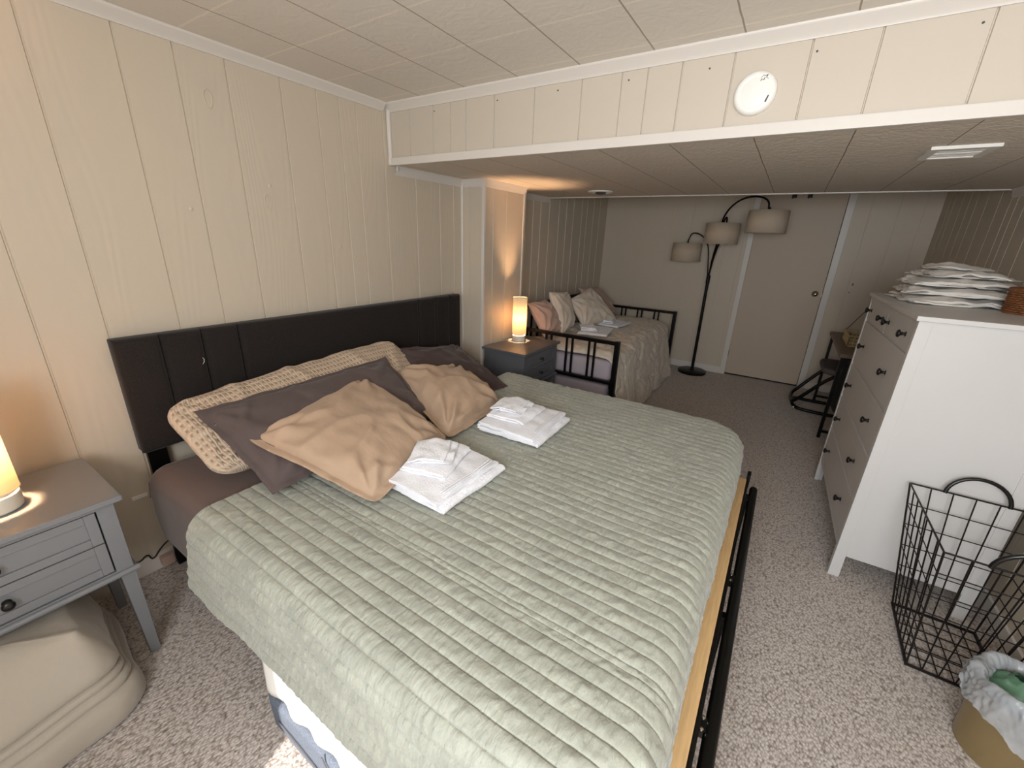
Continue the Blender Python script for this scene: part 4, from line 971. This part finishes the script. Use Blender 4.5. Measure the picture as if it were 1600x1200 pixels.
# wicker basket on the dresser
WB = thing('wicker_basket', 'round brown wicker basket on the dresser beside the white linens', 'basket', (3.155, 2.155, HT))
def woven(cx, cy, z0, r, h, rows, n=64, amp=0.003, flare=0.0):
    mb = MB()
    for k in range(rows):
        z = z0+h*(k+0.5)/rows
        pts = []
        for i in range(n*2):
            a = 2*PI*i/(n*2); rr = r+flare*k/rows+amp*math.sin(a*n/2+PI*(k % 2)); pts.append((cx+rr*math.cos(a), cy+rr*math.sin(a), z))
        mb.tube(pts, h/rows*0.52, 6, closed=True)
    return mb
woven(3.155, 2.155, HT, 0.108, 0.098, 11).lathe([(0, 0.003), (0.104, 0.003), (0.104, 0.09)], 3.155, 2.155, 32, HT).build('woven_body', 'wicker', WB, smooth=True)
rm = MB().tube([(3.155+0.110*math.cos(2*PI*i/48), 2.155+0.110*math.sin(2*PI*i/48), HT+0.102) for i in range(48)], 0.008, 8, closed=True)
rm.build('rim', 'wicker', WB, smooth=True)

# ================================================================ WIRE HAMPER
HP = thing('wire_hamper', 'tall black wire laundry hamper with arched handles beside the dresser', 'laundry hamper', (3.05, 1.42, 0))
top = [(2.835, 1.645), (2.835, 1.135), (3.245, 1.135), (3.245, 1.645)]; bot = [(2.925, 1.61), (2.915, 1.255), (3.195, 1.255), (3.195, 1.61)]; zt, z0 = 0.60, 0.012
def hp(k, f, h):
    a, b = Vector(top[k]), Vector(top[(k+1) % 4]); c_, d = Vector(bot[k]), Vector(bot[(k+1) % 4]); p = (c_.lerp(d, f)).lerp(a.lerp(b, f), h); return (p.x, p.y, z0+(zt-z0)*h)
MB().tube([hp(k, 0, 1) for k in range(4)], 0.0038, 8, closed=True).build('rim', 'blackwire', HP)
MB().tube([hp(k, 0, 0) for k in range(4)], 0.007, 8, closed=True).build('base_frame', 'blackwire', HP)
w = MB()
for k, n in ((0, 7), (1, 6), (2, 7), (3, 6)):
    for i in range(0, n+1 if False else n): w.tube([hp(k, i/n, 0), hp(k, i/n, 1)], 0.0026 if i else 0.0036, 6)
for h in (0.17, 0.34, 0.51, 0.68, 0.84): w.tube([hp(k, 0, h) for k in range(4)], 0.0024, 6, closed=True)
w.build('side_wires', 'blackwire', HP)
w = MB()
for i in range(1, 6): w.tube([Vector(bot[0]).lerp(Vector(bot[3]), i/6).to_3d()+Vector((0, 0, z0)), Vector(bot[1]).lerp(Vector(bot[2]), i/6).to_3d()+Vector((0, 0, z0))], 0.0024, 6)
for i in range(1, 6): w.tube([Vector(bot[0]).lerp(Vector(bot[1]), i/6).to_3d()+Vector((0, 0, z0)), Vector(bot[3]).lerp(Vector(bot[2]), i/6).to_3d()+Vector((0, 0, z0))], 0.0024, 6)
w.build('bottom_grid', 'blackwire', HP)
for y in (1.645, 1.135):
    s_ = 1 if y > 1.4 else -1
    pts = [(3.04-0.095*math.cos(a), y+s_*0.012*math.sin(a), zt-0.004+0.088*math.sin(a)) for a in [PI*i/16 for i in range(17)]]
    MB().tube(pts, 0.0075, 10).build('handle', 'knob', HP, smooth=True, angle=50)

# ================================================================ WASTE BIN
WBN = thing('waste_bin', 'brushed gold waste bin in front of the wire hamper', 'waste bin', (3.115, 1.03, 0))
bx, by, br_ = 3.115, 1.03, 0.112
MB().lathe([(0, 0.0), (br_-0.004, 0.0), (br_, 0.004), (br_+0.010, 0.25), (br_+0.006, 0.252), (br_-0.004, 0.02), (0, 0.014)], bx, by, 56).build('bin_body', 'brass', WBN, smooth=True, angle=40)
def liner(i, j, nu=96, nv=34):
    a = 2*PI*i/nu; v = j/(nv-1)
    # inside bottom -> up the inside -> over the rim -> hanging outside
    hang = 0.085+0.035*math.sin(a*1.0+2.6)+0.02*nz(math.cos(a)*2, math.sin(a)*2, 3)
    if v < 0.5: f = v/0.5; r = 0.055+0.045*f; z = 0.06+0.215*f
    elif v < 0.62: f = (v-0.5)/0.12; r = 0.100+0.034*f; z = 0.275+0.018*math.sin(PI*f)
    else: f = (v-0.62)/0.38; r = 0.134+0.012*f; z = 0.275-hang*f
    cr = 0.012*nz(math.cos(a)*5+v*2, math.sin(a)*5, v*5)+0.012*(0.5-abs(nz(math.cos(a)*9+v, math.sin(a)*9, v*5)))+0.006*nz(math.cos(a)*22, math.sin(a)*22, v*12)
    zz_ = z+0.03*nz(math.cos(a)*2.4, math.sin(a)*2.4, 9)*min(1, v*1.5)
    if v > 0.5: cr = abs(cr)+0.001
    return Vector((bx+(r+cr)*math.cos(a), by+(r+cr)*math.sin(a), zz_))
lb = MB().grid(lambda i, j: liner(i, j, 160, 60), 160, 60, closeu=True).build('bin_liner', 'plastic', smooth=True)
tag(lb, 'crumpled translucent plastic liner draped over the gold waste bin', 'bin liner')
gb = MB().grid(lambda i, j: Vector((bx-0.02+(0.02+0.052*math.sin(PI*j/15))*math.cos(2*PI*i/24)*(1+0.5*nz(i*0.7, j*0.9)), by+0.03+(0.02+0.045*math.sin(PI*j/15))*math.sin(2*PI*i/24)*(1+0.5*nz(i*0.6, j)), 0.16+0.13*j/15+0.02*nz(i*0.5, j*0.6, 4))), 24, 16, closeu=True).build('plastic_bag', 'greenbag', smooth=True)
tag(gb, 'crumpled green plastic bag inside the waste bin', 'bag')

# ================================================================ DESK CORNER
DK = thing('desk', 'dark wood desk on black metal legs behind the dresser', 'desk', (2.98, 4.12, 0))
MB().box(2.69, 3.56, 0.718, 3.262, 4.70, 0.75, 0.003).build('desk_top', 'desk', DK)
for (x, y) in ((2.715, 3.59), (2.715, 4.66), (3.235, 3.59), (3.235, 4.66)): MB().box(x-0.012, y-0.012, 0.0, x+0.012, y+0.012, 0.718, 0.002).build('leg', 'black', DK)
MB().box(2.727, 3.58, 0.05, 3.223, 3.60, 0.07).box(2.727, 4.65, 0.05, 3.223, 4.67, 0.07).box(3.225, 3.6, 0.2, 3.245, 4.65, 0.22).build('stretcher', 'black', DK)
CH = thing('desk_chair', 'black tubular chair with grey seat tucked at the desk', 'chair', (2.75, 4.40, 0))
def U(pts, r=0.016): return MB().tube(smoothpath(pts, 3), r, 10)
U([(3.10, 4.20, 0.018), (2.62, 4.20, 0.018), (2.52, 4.23, 0.03), (2.50, 4.38, 0.06), (2.52, 4.55, 0.03), (2.62, 4.58, 0.018), (3.10, 4.58, 0.018)]).build('floor_loop', 'black', CH, smooth=True)
U([(2.86, 4.17, 0.44), (2.74, 4.17, 0.40), (2.54, 4.20, 0.12), (2.49, 4.24, 0.075), (2.49, 4.54, 0.075), (2.54, 4.60, 0.12), (2.74, 4.62, 0.40), (2.86, 4.62, 0.44)]).build('riser_loop', 'black', CH, smooth=True)
for y in (4.21, 4.57): MB().lathe([(0, 0.004), (0.007, 0.003), (0.008, 0)], 0, 0, 10, M4=Matrix.Translation((2.525, y-0.016, 0.035)) @ Matrix.Rotation(PI/2, 4, 'X')).build('bolt', 'smoke', CH)
rounded_slab(2.66, 4.10, 0.43, 3.08, 4.62, 0.485, 0.10, 0.02, 0.004).build('seat', 'seat', CH, smooth=True)
BP = rounded_slab(2.765, 3.78, 0.15, 3.06, 4.08, 0.722, 0.10, 0.08, 0.02, seed=2).build('black_bag', 'bagblack', smooth=True)
tag(BP, 'bulky black bag hanging under the desk behind the dresser', 'bag')
# woven tray with a handle on the desk
TB = thing('woven_tray', 'cream openwork tray with a thin tall handle on the desk', 'tray', (2.90, 4.10, 0.75))
wv = MB()
tx0, tx1, ty0, ty1 = 2.76, 3.05, 3.92, 4.34
for z in (0.757, 0.785, 0.815, 0.84): wv.tube([(tx0, ty0, z), (tx1, ty0, z), (tx1, ty1, z), (tx0, ty1, z)], 0.004, 6, closed=True)
for i in range(10):
    x = tx0+(tx1-tx0)*i/9
    for y in (ty0, ty1): wv.tube([(x, y, 0.752), (x, y, 0.842)], 0.0035, 6)
for i in range(14):
    y = ty0+(ty1-ty0)*i/13
    for x in (tx0, tx1): wv.tube([(x, y, 0.752), (x, y, 0.842)], 0.0035, 6)
wv.box(tx0, ty0, 0.7515, tx1, ty1, 0.757)
wv.build('tray_body', 'goldwire', TB)
MB().tube([(2.77, 4.33, 0.84), (2.87, 4.33, 1.03), (2.92, 4.33, 1.05), (3.03, 4.33, 0.84)], 0.003, 6).build('handle', 'blackwire', TB)
tag(MB().tube([(2.88, 4.10, 0.80), (2.96, 4.08, 0.92)], [0.010, 0.007], 10).build('white_brush', 'smoke', smooth=True), 'white handled brush standing in the tray on the desk', 'brush')
tag(MB().tube([(2.965, 4.079, 0.925), (3.0, 4.07, 0.98)], [0.012, 0.014], 10).build('black_brush_tip', 'knob', smooth=True), 'black tip of the brush in the tray on the desk', 'brush')
# marks on the back wall right of the door
mk = MB().box(2.79, YB-0.002, 1.185, 2.80, YB+0.001, 1.21).box(2.775, YB-0.002, 1.11, 2.79, YB+0.001, 1.118)
struct(mk.build('trim_16', 'print'))

for o in bpy.data.objects:
    if '_org' in o: del o['_org']
